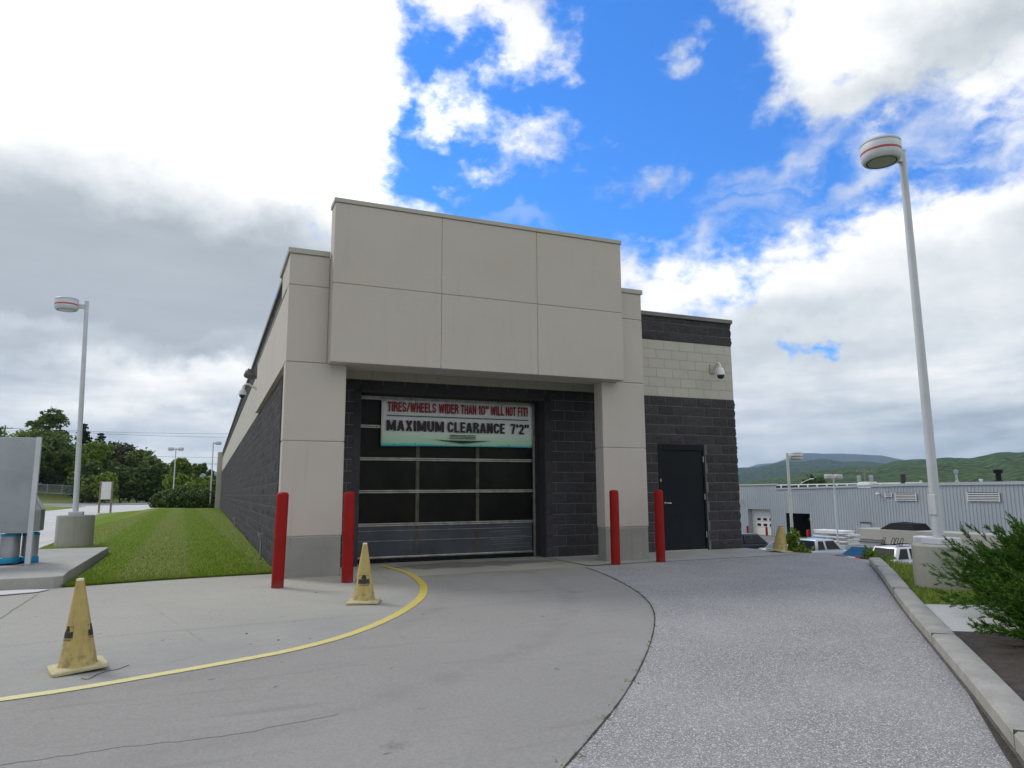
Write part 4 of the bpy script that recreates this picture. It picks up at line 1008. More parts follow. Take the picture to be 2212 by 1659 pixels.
# ------------------------------------------------------------------ vacuum station on the island
vac = thing('vacuum_station', 'grey steel vacuum station panel on posts, cut off by the left edge', 'vacuum', (-4.6, 2.41, .15))
obj('panel', bx(-1.4, .985, -.02, .02, .52, 2.02), m_cab, vac, bevel=.006)
for x in (-1.2, -.2, .8):
    for z in (.62, 1.3, 1.93):
        bm = B(); lathe(bm, [(.011, 0), (.011, .006), (.005, .009)], 10)
        for v in bm.verts: v.co = Vector((x + v.co.x, -.0205 - v.co.z, z + v.co.y))
        obj('rivet', bm, m_plastic, vac)
obj('panel_edge', bx(-1.42, .99, -.028, .028, .50, .52), m_coping_tan, vac)
for x in (1.01, -1.43):
    obj('post', bx(x - .03, x + .045, -.035, .035, .012, 2.03), m_pole, vac, bevel=.005)
    obj('foot_plate', bx(x - .09, x + .10, -.09, .09, .001, .012), m_plastic, vac, bevel=.003)
bm = B()
vs_lo = [(.62, .06), (1.02, .06), (1.12, .12), (1.12, .42), (.62, .42)]
a = [bm.verts.new((x, y, .52)) for x, y in vs_lo]; b = [bm.verts.new((x, y, .86)) for x, y in vs_lo]; c = [bm.verts.new((.62 + (x - .62) * .72, .06 + (y - .06) * .8, 1.12)) for x, y in vs_lo]
bm.faces.new(a[::-1]); bm.faces.new(c)
for p, q in ((a, b), (b, c)):
    for k in range(5): bm.faces.new([p[k], p[(k + 1) % 5], q[(k + 1) % 5], q[k]])
obj('motor_hood', bm, m_cab, vac, bevel=.008)
for (x, y, rr_) in ((.70, .28, .14), (.95, .42, .12), (-.2, .3, .14)):
    bm = B(); lathe(bm, [(rr_, .10), (rr_, .44)], 32, (x, y, 0)); cn_ = obj('canister', bm, m_plastic, vac, smooth=True)
    bm = B(); lathe(bm, [(rr_ + .012, .0), (rr_ + .022, .02), (rr_ + .012, .10), (rr_, .11)], 32, (x, y, 0)); obj('blue_band', bm, m_blue, cn_, smooth=True)
    bm = B(); lathe(bm, [(rr_ + .004, .44), (rr_ + .004, .485), (rr_ - .02, .50)], 32, (x, y, 0)); obj('blue_band', bm, m_blue, cn_, smooth=True)
bm = B(); tube(bm, catmull([(-.9, .1, .4), (-.6, -.2, .05), (.1, -.28, .02), (.6, -.1, .02), (.86, .05, .02), (1.0, .2, .06)], 8), .014, 8); obj('hose', bm, m_black, vac, smooth=True)
bm = B(); tube(bm, [(.82, -.05, .012), (.90, -.05, .035)], .008, 6); tube(bm, [(.87, -.1, .012), (.87, -.1, .04)], .008, 6); obj('anchor_bolt', bm, m_ink, vac)

# ------------------------------------------------------------------ board on two posts, far left
sg = thing('sign_board', 'blank pale board on two wooden posts at the edge of the lawn', 'sign', (-7.6, 46.5, 0), rad(-8))
for x in (-.37, .37): obj('post', bx(x - .055, x + .055, -.05, .05, -.2, 2.22), m_wood, sg, bevel=.006)
obj('board', bx(-.31, .31, -.035, -.005, .96, 2.17), m_white, sg, bevel=.005)
obj('board_frame', bx(-.315, .315, -.004, .015, .93, 2.2), m_wood, sg)

# ================================================================== lower car park: metal workshop building
wb = thing('workshop_building', 'long grey ribbed metal workshop building down behind the parked cars', 'building', (73.5, 34, 0))
m_rib = mat('ribbed_sheet', rough=.5, build=varied((.30, .335, .375), (.345, .38, .415), .15, 4))
m_rib2 = mat('building_trim', base=(.36, .39, .42), rough=.45)
m_rolled = mat('door_white', base=(.62, .62, .62), rough=.45)
def ly(y): return y - 34     # building-local y
GB = -5.25
segs = [(-14, 62.03), (66.34, 69.2), (73.6, 84)]
def ribs(bm, y0, y1, z0, z1):
    p = .40; y = y0
    vs = []
    while y < y1 - 1e-6:
        yy = min(y + p, y1)
        for (dy, dx) in ((0, 0), (.05, -.05), (.12, -.05), (.17, 0)):
            if y + dy < yy: vs.append((dx, y + dy))
        y = yy
    vs.append((0, y1))
    prev = None
    for (x, yv) in vs:
        a = bm.verts.new((x, ly(yv), z0)); b = bm.verts.new((x, ly(yv), z1))
        if prev: bm.faces.new([prev[0], a, b, prev[1]])
        prev = (a, b)
bm = B()
ribs(bm, -14, 52, GB, 1.75); ribs(bm, 52, 62.03, GB, 1.55); ribs(bm, 66.34, 67.9, GB, 1.45); ribs(bm, 62.03, 66.34, -1.82, 1.5)
obj('wall', bm, m_rib, wb)
bm = B(); ribs(bm, 67.9, 69.4, GB, 2.05); ribs(bm, 69.4, 73.95, -1.40, 2.05); ribs(bm, 73.95, 86, GB, 2.05); obj('wall', bm, m_rib, wb)
bm = B(); q = []
for (y, z0, z1) in ((-14, 1.72, 2.04), (46, 1.72, 2.04), (67.9, 1.42, 1.62)): q.append([bm.verts.new((x, ly(y), z)) for x, z in ((-.14, z0), (.3, z0), (.3, z1), (-.14, z1))])
for a_, b_ in zip(q, q[1:]):
    for k in range(4): bm.faces.new([a_[k], b_[k], b_[(k + 1) % 4], a_[(k + 1) % 4]])
bm.faces.new(q[0]); bm.faces.new(q[-1][::-1]); bmesh.ops.recalc_face_normals(bm, faces=list(bm.faces))
obj('eave_trim', bm, m_rib2, wb)
obj('eave_trim', bx(-.14, .3, ly(67.85), ly(86), 2.05, 2.26), m_rib2, wb, bevel=.02)
obj('roof', bx(.31, 30, ly(-14), ly(86), 1.1, 1.5), m_rib2, wb)
bm = B(); box(bm, 6, 6.4, ly(55), ly(76), 1.5, 2.05); obj('roof_strip', bm, m_interior, wb)  # dark strip in the gap under the white roof line
obj('roof_strip_trim', bx(5.9, 6.5, ly(50), ly(76), 2.05, 2.20), m_white, wb)
bm = B()
for k in range(12): obj('roof_bracket', bx(5.85, 5.98, ly(55.5 + 1.75 * k), ly(55.7 + 1.75 * k), 1.6, 2.05), m_white, wb)
# recessed white roll-up door
rd = obj('roll_up_door', bx(.75, .8, ly(69.38), ly(73.98), GB, -1.38), m_rolled, wb)
for z in (-3.95, -3.15, -2.3): obj('panel_line', bx(.735, .748, ly(69.4), ly(73.9), z - .02, z + .02), m_rib2, rd)
for z in (-2.85, -3.65):
    for y in (70.05, 71.3, 72.55): obj('door_window', bx(.70, .749, ly(y - .36), ly(y + .36), z - .17, z + .17), m_black, rd, bevel=.02)
obj('jamb', bx(.0, .75, ly(73.95), ly(74.0), GB, -1.4), m_rib2, wb); obj('jamb', bx(.0, .75, ly(69.36), ly(69.4), GB, -1.4), m_rib2, wb)
# open bay, dark inside
bm = B(); box(bm, .05, 9, ly(62.03), ly(66.34), GB, -1.83)
bmesh.ops.delete(bm, geom=[f for f in bm.faces if f.calc_center_median().x < .06], context='FACES')
obj('open_bay', bm, m_interior, wb)
obj('bay_frame', bx(-.03, .12, ly(66.34), ly(66.5), GB, -1.8), m_rib2, wb)
obj('yellow_beam', bx(2.0, 2.1, ly(62.1), ly(64.2), -2.83, -2.45), mat('beam_yellow', base=(.5, .45, .05), rough=.5), wb)
# louvres
for (y0, y1, z0, z1, n) in ((49.2, 50.0, .46, .92, 3), (46.05, 48.65, .02, .90, 5), (36.7, 39.97, .02, .94, 5)):
    lv = obj('louvre', bx(-.12, -.055, ly(y0), ly(y1), z0, z1), m_black, wb)
    bm = B()
    for k in range(n): box(bm, -.17, -.121, ly(y0), ly(y1), z0 + (z1 - z0) * (k + .1) / n, z0 + (z1 - z0) * (k + .62) / n)
    obj('louvre_blade', bm, m_white, lv)
    bm = B(); box(bm, -.175, -.11, ly(y0) - .08, ly(y0), z0 - .05, z1 + .05); box(bm, -.175, -.11, ly(y1), ly(y1) + .08, z0 - .05, z1 + .05); obj('louvre_frame', bm, m_white, lv)
for (y, z) in ((50.84, .83), (75.2, .0)):
    bm = B(); tube(bm, [(-.05, ly(y), z), (-.35, ly(y), z + .03)], .05, 8); lathe(bm, [(.20, -.1), (.24, 0), (.1, .12)], 14, (-.42, ly(y), z)); obj('wall_lamp', bm, m_white, wb)
obj('hatch', bx(-.10, -.055, ly(52.5), ly(53.85), -3.5, -2.72), m_rib2, wb); obj('hatch_hood', bx(-.2, -.055, ly(52.4), ly(53.95), -2.71, -2.62), m_interior, wb)
for (x, y, r, h, m_, cap) in ((6, 52.3, .32, 1.7, m_interior, 0), (6, 45.3, .22, 2.0, m_plastic, 1), (6.5, 40.8, .45, 1.9, m_black, 1), (6.5, 50.3, .12, .9, mat('stub', base=(.6, .55, .25)), 0), (6.5, 42.8, .2, .9, m_white, 1)):
    bm = B(); lathe(bm, [(r, -.2), (r, h * .35), (r * .6, h * .4), (r * .6, h * .8), (r, h * .82), (r * 1.1, h), (0, h * 1.05)] if cap else [(r, -.2), (r, h), (0, h)], 16, (x, ly(y), 1.5)); obj('roof_vent', bm, m_, wb)
obj('rooftop_unit', bx(5, 6.4, ly(56.5), ly(58.3), 1.5, 2.35), m_white, wb, bevel=.05)

# red bollards at the workshop doors
bb = None
for i, (y, l) in enumerate(((72.8, 'thin far red bollard at the left of the white roll-up door'), (68.9, 'thin far red bollard at the right of the white roll-up door'), (61.2, 'far red bollard at the right side of the dark open workshop bay'))):
    if bb is None:
        bm = B(); lathe(bm, [(.16, -.1), (.16, 1.02), (.10, 1.1), (0, 1.11)], 18); bb = obj('bollard', bm, m_red, smooth=True); o = bb
    else: o = bb.copy(); COL.objects.link(o)
    o.location = (72.2, y, -5.1 if i == 2 else -5.05); o.scale = (1.6 if i == 2 else 1.0, 1.6 if i == 2 else 1.0, 1.15) ; tag(o, l, 'bollard', 'far red bollards by the workshop')

# container wall with load, ladder and tarp
ct = thing('storage_container', 'long beige storage container with black tarp on top behind the white wagon', 'container', (50, 29, lotz(50)))
bm = B(); box(bm, 0, 2.4, -9, 4.9, .35, 2.33); obj('container_wall', bm, mat('container_tan', rough=.7, build=varied((.30, .29, .265), (.36, .35, .32), .4, 5)), ct, bevel=.03)
obj('skid', bx(.1, 2.3, -8.8, 4.6, .0, .34), m_interior, ct)
bm = B(); vs = [(.2, -.4, 2.0), (.2, 2.75, 2.0), (2.2, 2.75, 2.0), (2.2, -.4, 2.0), (.5, -.1, 2.46), (.6, 2.0, 2.5), (2.0, 2.0, 2.56), (2.0, -.1, 2.5), (1.2, 1.2, 2.62)]
v = [bm.verts.new(p) for p in vs]
for f in ((0, 1, 5, 4), (1, 2, 6, 5), (2, 3, 7, 6), (3, 0, 4, 7), (4, 5, 8), (5, 6, 8), (6, 7, 8), (7, 4, 8)): bm.faces.new([v[i] for i in f])
tp = obj('tarpaulin', bm, m_black); tp.location = (50, 29, lotz(50) + .342); tag(tp, 'crumpled black tarpaulin lying on the beige container', 'tarp')
bm = B()
for z in (1.02, 1.2): box(bm, -.16, -.09, 2.2, 4.75, z - .035, z + .035)
for k in range(9): box(bm, -.14, -.11, 2.3 + .28 * k, 2.34 + .28 * k, 1.05, 1.17)
ld = obj('ladder', bm, m_chrome); ld.location = (50.08, 29, lotz(50) + .3); tag(ld, 'silver ladder hung along the side of the beige container', 'ladder')
# stacked white boards on a low trailer
tr = thing('flatbed_trailer', 'low flatbed trailer under the pile of white boards', 'trailer', (46, 33.0, lotz(46)))
obj('deck', bx(-.6, 1.8, -2.0, 1.9, .55, 1.08), m_rib2, tr, bevel=.02)
for y in (-1.6, 1.5):
    for x in (.5, 2.4):
        bm = B(); tube(bm, [(x, y - .12, .32), (x, y + .12, .32)], .32, 20); obj('wheel', bm, m_black, tr)
k = 0; z = .73
spec = [(-1.9, .2, .14), (-1.85, .3, .12), (-1.9, .1, .15), (-1.7, 1.5, .12), (-1.95, .2, .13), (-1.6, 1.3, .1), (-1.4, 1.7, .12)]
wbp = None
for (a, b_, h) in spec:
    o = obj('board_pack', bx(0, 1.2, a, b_, 0, h), m_white, bevel=.01); o.location = (46 - .3 * (k % 2), 33.0, lotz(46) + z + .36); o.rotation_euler = (0, 0, rad((k * 37 % 9) - 4) * .5)
    names_ = ['bottom white board pack on the trailer', 'second white board pack from the bottom of the pile', 'third white board pack from the bottom of the pile', 'wide white board pack in the middle of the pile', 'fifth white board pack from the bottom of the pile', 'white board pack second from the top of the pile', 'topmost white board pack of the pile']
    tag(o, names_[k], 'board pack', 'white board packs piled on the trailer'); z += h + .03; k += 1
o = obj('blue_tarp_bundle', bx(0, .68, -.7, .7, 0, .42), m_blue, bevel=.06); o.location = (45.3, 34.1, lotz(46) + 1.09); tag(o, 'blue wrapped bundle at the left end of the white board pile', 'bundle')
for (y, l) in ((24.1, 'pale cabinet standing right of the container behind the lamp post'), (26.2, 'white cabinet between the container and the lamp post')):
    r = thing('utility_cabinet', l, 'cabinet', (47.6, y, lotz(48)), 0, 'pale cabinets near the container')
    obj('case', bx(0, .8, -.52, .52, .1, 2.05), m_white, r, bevel=.03); obj('base', bx(.03, .77, -.48, .48, 0, .1), m_interior, r); obj('cabinet_door', bx(-.02, -.002, -.46, .46, .2, 1.95), m_rib2, r, bevel=.006)

# ------------------------------------------------------------------ parked vehicles (rear at local x = 0, nose along +x)
m_glass = mat('tinted_glass', base=(.010, .012, .014), rough=.15, spec=.22)
m_tyre = mat('tyre', base=(.02, .02, .02), rough=.85)
m_tail = mat('tail_lamp_red', base=(.45, .02, .015), rough=.3)
def paint(n, c, metal=.3): return mat(n, base=c, rough=.28, metal=metal)
def car(label, loc, rz, pm, W_, low, cabs, wheels, tail_z, extra=None, cat='car', name='parked_car', glass_m=None):
    gm = glass_m or m_glass
    r = thing(name, label, cat, loc, rz, 'vehicles parked below')
    bm = B(); n = len(low)
    a = [bm.verts.new((x, -W_ / 2, z)) for x, z in low]; b = [bm.verts.new((x, W_ / 2, z)) for x, z in low]
    bm.faces.new(a); bm.faces.new(b[::-1])
    for k in range(n): bm.faces.new([a[(k + 1) % n], a[k], b[k], b[(k + 1) % n]])
    bmesh.ops.recalc_face_normals(bm, faces=list(bm.faces))
    obj('body', bm, pm, r, bevel=.055, smooth=True)
    L_ = max(x for x, z in low)
    for (x0, x1, rx0, rx1, zb, zt, wins) in cabs:
        wb_, wt = W_ / 2 - .05, W_ / 2 - .2
        P = lambda s, u, q: Vector(((x0 + (x1 - x0) * s) * (1 - u) + (rx0 + (rx1 - rx0) * s) * u, q * (wb_ * (1 - u) + wt * u), zb + (zt - zb) * u))
        bm = B(); v = [bm.verts.new(P(s, u, q)) for u in (0, 1) for s, q in ((0, -1), (1, -1), (1, 1), (0, 1))]
        for f in ((0, 3, 2, 1), (4, 5, 6, 7), (0, 1, 5, 4), (1, 2, 6, 5), (2, 3, 7, 6), (3, 0, 4, 7)): bm.faces.new([v[i] for i in f])
        cb = obj('cabin', bm, pm, r, bevel=.05, smooth=True)
        for q in (-1, 1):
            for (s0, s1, t0, t1) in wins:
                bm = B(); o = Vector((0, q * .012, .004)); vs = [P(s0, .10, q) + o, P(s1, .10, q) + o, P(t1, .86, q) + o, P(t0, .86, q) + o]
                bm.faces.new([bm.verts.new(p) for p in (vs if q < 0 else vs[::-1])]); obj('side_window', bm, gm, cb)
        for (s, nm, dx) in ((0, 'rear_window', -.012), (1, 'windscreen', .012)):
            bm = B(); o = Vector((dx, 0, .004)); vs = [P(s, .08, -.86) + o, P(s, .08, .86) + o, P(s, .88, .84) + o, P(s, .88, -.84) + o]
            bm.faces.new([bm.verts.new(p) for p in (vs if s else vs[::-1])]); obj(nm, bm, gm, cb)
    for x in wheels:
        for q in (-1, 1):
            bm = B(); tube(bm, [(x, q * (W_ / 2 - .2), .33), (x, q * (W_ / 2 + .005), .33)], .35, 24); w = obj('wheel', bm, m_tyre, r, smooth=True)
            bm = B(); tube(bm, [(x, q * (W_ / 2 - .02), .33), (x, q * (W_ / 2 + .012), .33)], .21, 20); obj('rim', bm, m_chrome, w, smooth=True)
    for q in (-1, 1):
        obj('tail_light', bx(-.03, .12, min(q * (W_ / 2 - .24), q * (W_ / 2 + .012)), max(q * (W_ / 2 - .24), q * (W_ / 2 + .012)), tail_z - .10, tail_z + .12), m_tail, r, bevel=.015)
    obj('bumper', bx(-.1, .1, -W_ / 2 + .05, W_ / 2 - .05, .36, .58), pm, r, bevel=.04)
    if extra: extra(r)
    return r
def suv_extra(r):
    bm = B()
    for q in (-.62, .62): tube(bm, [(.5, q, 1.80), (3.0, q, 1.82)], .022, 8)
    for x in (.9, 2.3): tube(bm, [(x, -.7, 1.86), (x, .7, 1.86)], .02, 8)
    obj('roof_rack', bm, m_black, r)
    for (x, y) in ((.9, .55), (.9, -.05), (1.0, -.2), (.9, -.6)):
        bm = B(); tube(bm, catmull([(x - .1, y, 1.88), (x + .05, y + .04, 2.08), (x + .2, y + .06, 2.22), (x + .3, y + .02, 2.2), (x + .18, y, 2.05), (x + .1, y - .02, 1.88)], 4), .018, 6); obj('bike_carrier', bm, m_black, r)
    obj('licence_plate', bx(-.035, -.01, -.26, .26, .78, .92), m_white, r)
car('white wagon with roof rack and bike carriers, nearest the kerb end', (33.9, 18.12, lotz(34)), 0, paint('paint_silverwhite', (.56, .58, .63)), 1.86,
    [(0, .35), (0, .95), (.05, 1.06), (3.3, 1.06), (4.5, .98), (4.7, .75), (4.7, .35), (4.1, .28), (.4, .28)], [(.02, 3.6, .42, 2.9, 1.05, 1.78, [(.07, .30, .10, .30), (.36, .60, .36, .64), (.65, .96, .68, .94)])], (.85, 3.75), .9, suv_extra)
car('dark blue saloon with its windows seen left of the white wagon', (34.9, 21.4, lotz(35) + .06), 0, paint('paint_darkblue', (.012, .02, .035)), 1.78,
    [(0, .35), (0, .85), (.1, .98), (3.5, .95), (4.5, .80), (4.6, .6), (4.6, .3), (.4, .26)], [(.45, 3.7, 1.25, 2.7, .95, 1.43, [(.16, .38, .12, .44), (.42, .62, .48, .70), (.66, .92, .74, .96)])], (.85, 3.6), .82, None,
    glass_m=mat('blue_glass', base=(.012, .05, .08), rough=.12, spec=.4))
def pick_extra(r):
    obj('bed_cover', bx(.12, 1.85, -.78, .78, 1.07, 1.12), m_black, r)
    bm = B(); box(bm, .02, .1, -.8, .8, .6, 1.05); obj('tailgate', bm, paint('paint_silver', (.42, .47, .53)), r, bevel=.02)
car('silver extended cab pickup in front of the white board pile', (33.6, 25.15, lotz(35)), 0, paint('paint_silver', (.42, .47, .53)), 1.84,
    [(0, .45), (0, 1.06), (1.9, 1.08), (4.2, 1.06), (5.2, .98), (5.3, .7), (5.3, .4), (.4, .34)], [(1.92, 4.3, 2.05, 3.55, 1.06, 1.76, [(.06, .32, .09, .36), (.40, .90, .46, .93)])], (1.0, 4.3), .9, pick_extra, cat='pickup', name='pickup_truck')
car('silver saloon half hidden behind the cut-top yellow cone', (35.0, 28.3, lotz(35.5)), 0, paint('paint_silver2', (.45, .47, .5)), 1.78,
    [(0, .35), (0, .85), (.1, .98), (3.5, .95), (4.5, .80), (4.6, .6), (4.6, .3), (.4, .26)], [(.5, 3.7, 1.3, 2.7, .95, 1.43, [(.16, .38, .12, .44), (.42, .62, .48, .70), (.66, .92, .74, .96)])], (.85, 3.6), .82,
    glass_m=mat('blue_glass', base=(.012, .05, .08), rough=.12, spec=.4))
car('dark blue pickup with a windowed cap beside the building corner', (32.5, 31.0, lotz(35) + .05), 0, paint('paint_navy', (.012, .016, .03)), 1.86,
    [(0, .45), (0, 1.1), (1.9, 1.12), (4.2, 1.08), (5.2, .98), (5.3, .7), (5.3, .4), (.4, .34)], [(.02, 2.2, .12, 2.15, 1.1, 1.82, [(.10, .9, .11, .89)]), (2.23, 4.45, 2.28, 3.6, 1.08, 1.80, [(.06, .36, .09, .40), (.42, .90, .48, .93)])], (1.0, 4.3), .9, None, cat='pickup', name='pickup_truck')

# further street lamps
street_lamp('single lamp post rising from the lower car park behind the cut cone', (20.0, 10.34, -3.62), 6.32, (1,), 0, grp='drum headed street lamps')
street_lamp('twin headed lamp post in the lower car park behind the pickup', (38.1, 24.9, -4.1), 6.38, (-1, 1), 0, grp='drum headed street lamps')
street_lamp('twin headed lamp post behind the dark bushes beyond the lawn', (-4.1, 66.0, -.8), 6.6, (-1, 1), 0, grp='drum headed street lamps')
street_lamp('single lamp post beside the far corner of the left wall', (-.75, 60.5, -.8), 6.9, (1,), 0, grp='drum headed street lamps')

# ================================================================== hills
def interp(pts, a):
    if a <= pts[0][0]: return pts[0][1]
    for p, q in zip(pts, pts[1:]):
        if a <= q[0]: return p[1] + (q[1] - p[1]) * (a - p[0]) / (q[0] - p[0])
    return pts[-1][1]
def hill(name, D, prof, depth, m, seed, rough_el=.05, a0=-60, a1=120, step=.25):
    rr = np.random.default_rng(seed); bm = B(); rows = []; K = 14; na = int((a1 - a0) / step) + 1
    ph = rr.uniform(0, 6.28, 12)
    for k in range(K + 1):
        s = k / K; row = []
        for i in range(na):
            a = a0 + step * i; el_ = interp(prof, a)
            for q in range(6): el_ += rough_el * .5 ** q * math.sin(a * (1.1 * 1.9 ** q) + ph[q])
            el_ += (.05 * math.sin(a * 23 + ph[8]) + .035 * math.sin(a * 51 + ph[9])) * (1 if name == 'hill' else .4); dd = D - depth * (1 - s); H_ = (1.23 + D * math.tan(rad(max(el_, .02))))
            z = -8 + (H_ + 8) * (s ** .85) + (H_ * .06) * math.sin(a * 2.1 + s * 9 + ph[7]) * s * (1 - s) * 2 + H_ * .02 * math.sin(a * 5.7 - s * 13) * s * (1 - s) * 2
            row.append(bm.verts.new((CP.x + dd * math.sin(rad(a)), CP.y + dd * math.cos(rad(a)), z)))
        rows.append(row)
    back = [bm.verts.new((v.co.x * 1.15, v.co.y * 1.15, -8)) for v in rows[-1]]
    rows.append(back)
    for p, q in zip(rows, rows[1:]):
        for i in range(na - 1): bm.faces.new([p[i], p[i + 1], q[i + 1], q[i]])
    return tag(obj(name, bm, m, smooth=True), kind='structure')
def forest(c1, c2, c3, sc):
    def f(t, b):
        co = obj_co(t); n = t.noise(co, sc, 6, .65); v = t.new('ShaderNodeTexVoronoi'); t.put(v.inputs['Vector'], co); v.inputs['Scale'].default_value = sc * 9
        nb = t.noise(co, sc * .16, 4, .6)
        c = t.ramp(n, [(.3, c1), (.5, c2), (.72, c3)]); c = t.mix(t.ss(v.outputs['Distance'], .2, .75), c, tuple(x * .35 for x in c1))
        c = t.mix(t.m('MULTIPLY', t.ss(nb, .42, .6), .6), c, tuple(x * .55 for x in c2))
        t.put(b.inputs['Base Color'], c); bump(t, b, t.m('MULTIPLY', v.outputs['Distance'], -1), 1.0, 14)
        b.inputs['Specular IOR Level'].default_value = .1
    return f
m_h1 = mat('hill_forest_near', rough=1, build=forest((.05, .095, .03), (.12, .20, .06), (.22, .30, .095), .011))
m_h2 = mat('hill_forest_mid', rough=1, build=forest((.03, .06, .03), (.06, .11, .055), (.10, .17, .07), .007))
m_h3 = mat('hill_forest_far', rough=1, build=forest((.02, .04, .03), (.035, .065, .04), (.06, .10, .05), .004))
hill('hill', 1400, [(-60, .4), (30, .2), (39, .5), (42, .75), (44.4, 1.2), (46.8, 1.55), (48.4, 1.7), (53, 2.05), (58.8, 2.45), (70, 2.7), (120, 1.5)], 900, m_h1, 3, .05)
hill('hill', 3200, [(-60, .6), (25, .9), (38, 1.3), (40.6, 1.75), (43.3, 1.98), (44.4, 2.22), (46.8, 2.25), (48.4, 2.08), (51, 1.95), (52, 2.05), (60, 2.1), (120, 1.5)], 1300, m_h2, 5, .035)
hill('mountain', 7500, [(-60, 1.2), (-6, 1.4), (-2.2, 1.95), (-.8, 1.8), (2, 1.5), (30, 1.2), (38, 1.2), (40.6, 1.5), (42, 2.05), (43.3, 2.1), (44, 2.35), (45.2, 2.78), (46.8, 2.68), (48, 2.72), (49.3, 2.52), (50.6, 2.42), (51.8, 2.1), (54, 1.7), (120, 1.4)], 2500, m_h3, 8, .03)

# ================================================================== vegetation
def rand_dirs(n):
    v = rng.normal(size=(n, 3)); return v / np.linalg.norm(v, axis=1)[:, None]
def leaf_quads(C_, size, flat=.6, elong=1.5):
    """diamond leaves at centres C_"""
    n = len(C_); d = rand_dirs(n); d[:, 2] *= flat; d /= np.linalg.norm(d, axis=1)[:, None]
    e = np.cross(d, rand_dirs(n)); e /= np.linalg.norm(e, axis=1)[:, None] + 1e-9
    s = size * rng.uniform(.55, 1.35, (n, 1))
    return np.stack([C_ - d * s * elong / 2, C_ + e * s / 2, C_ + d * s * elong / 2, C_ - e * s / 2], 1)
def crown_points(blobs, n):
    """points in clumps through the volume of ellipsoid blobs, more to the outside, with gaps"""
    w = np.array([b[3] * b[4] * b[5] for b in blobs]) ** .7; w /= w.sum(); out = []
    for b, k in zip(blobs, rng.multinomial(n, w)):
        nc = max(4, k // 26); d = rand_dirs(nc); r = rng.uniform(.45, 1.08, (nc, 1)) ** .6
        c = d * r; cl = c[rng.integers(0, nc, k)] + rng.normal(0, .13, (k, 3))
        out.append(cl * np.array(b[3:6]) + np.array(b[:3]))
    return np.concatenate(out)
def tree(name, label, cat, az_, dist, h, w, kind, m, grp=None, leaves=3200, size=.42, base_z=0., seed=0):
    rr = random.Random(seed * 7 + 1)
    x = CP.x + dist * math.sin(rad(az_)); y = CP.y + dist * math.cos(rad(az_))
    r = thing(name, label, cat, (x, y, base_z), rr.uniform(0, 6), grp)
    bm = B()
    if kind == 'conifer':
        tube(bm, [(0, 0, -.3), (0, 0, h * .97)], [h * .018, .02], 8)
        pts = []
        L_ = 26
        for k in range(L_):
            z = h * (.06 + .92 * k / L_); R0 = w / 2 * (1 - k / L_) ** .8 * rr.uniform(.65, 1.15) + .1
            for q in range(7):
                a = rr.uniform(0, 6.28); n_ = max(5, int(leaves / L_ / 7))
                s = rng.uniform(.05, 1, n_) ** .7; rad_ = R0 * rr.uniform(.6, 1.1)
                px = np.cos(a) * rad_ * s; py = np.sin(a) * rad_ * s; pz = z - .22 * rad_ * s + .05 * h * 0
                pts.append(np.stack([px, py, pz], 1) + rng.normal(0, .10 * R0 + .05, (n_, 3)) * np.array([1, 1, .5]))
                tube(bm, [(0, 0, z), (math.cos(a) * rad_ * .9, math.sin(a) * rad_ * .9, z - .2 * rad_)], [.03, .01], 4, cap=False)
        P_ = np.concatenate(pts)
    else:
        th = {'round': .25, 'loose': .45, 'sapling': .2, 'bushy': .05, 'bare': .3}[kind]
        top = h * .9; tube(bm, [(0, 0, -.3), (rr.uniform(-.2, .2), rr.uniform(-.2, .2), h * th), (rr.uniform(-.3, .3), rr.uniform(-.3, .3), top)], [h * .022, h * .017, .03], 8)
        blobs = []; nb = {'round': 9, 'loose': 12, 'sapling': 5, 'bushy': 8, 'bare': 9}[kind]
        for k in range(nb):
            a = rr.uniform(0, 6.28); t_ = rr.uniform(0, 1); zc = h * (th + (1 - th) * (.12 + .76 * t_)); prof = math.sin(math.pi * (.2 + .72 * (1 - t_))) if kind != 'bushy' else 1 - .5 * t_
            R_ = w / 2 * prof * rr.uniform(.25, .72); br_ = w * (.16 if kind in ('loose', 'bare') else .24) * rr.uniform(.7, 1.25)
            bx_, by_ = R_ * math.cos(a), R_ * math.sin(a)
            blobs.append((bx_, by_, zc, br_, br_, br_ * .75 * (1.0 if kind != 'sapling' else 1.5)))
            tube(bm, [(0, 0, zc - R_ * .5 - h * .05), (bx_ * .55, by_ * .55, zc - R_ * .15), (bx_, by_, zc)], [h * .010, h * .006, .015], 5, cap=False)
        if kind in ('round', 'bushy'): blobs.append((0, 0, h * (th + (1 - th) * .45), w * .36, w * .36, h * (1 - th) * .40))
        P_ = crown_points(blobs, leaves)
        P_[:, 2] = np.maximum(P_[:, 2], .1)
    obj('trunk', bm, m_bark, r, smooth=True)
    tris_mesh('crown', leaf_quads(P_, size * (.7 if kind == 'bare' else 1)), m, r, 4)
    return r
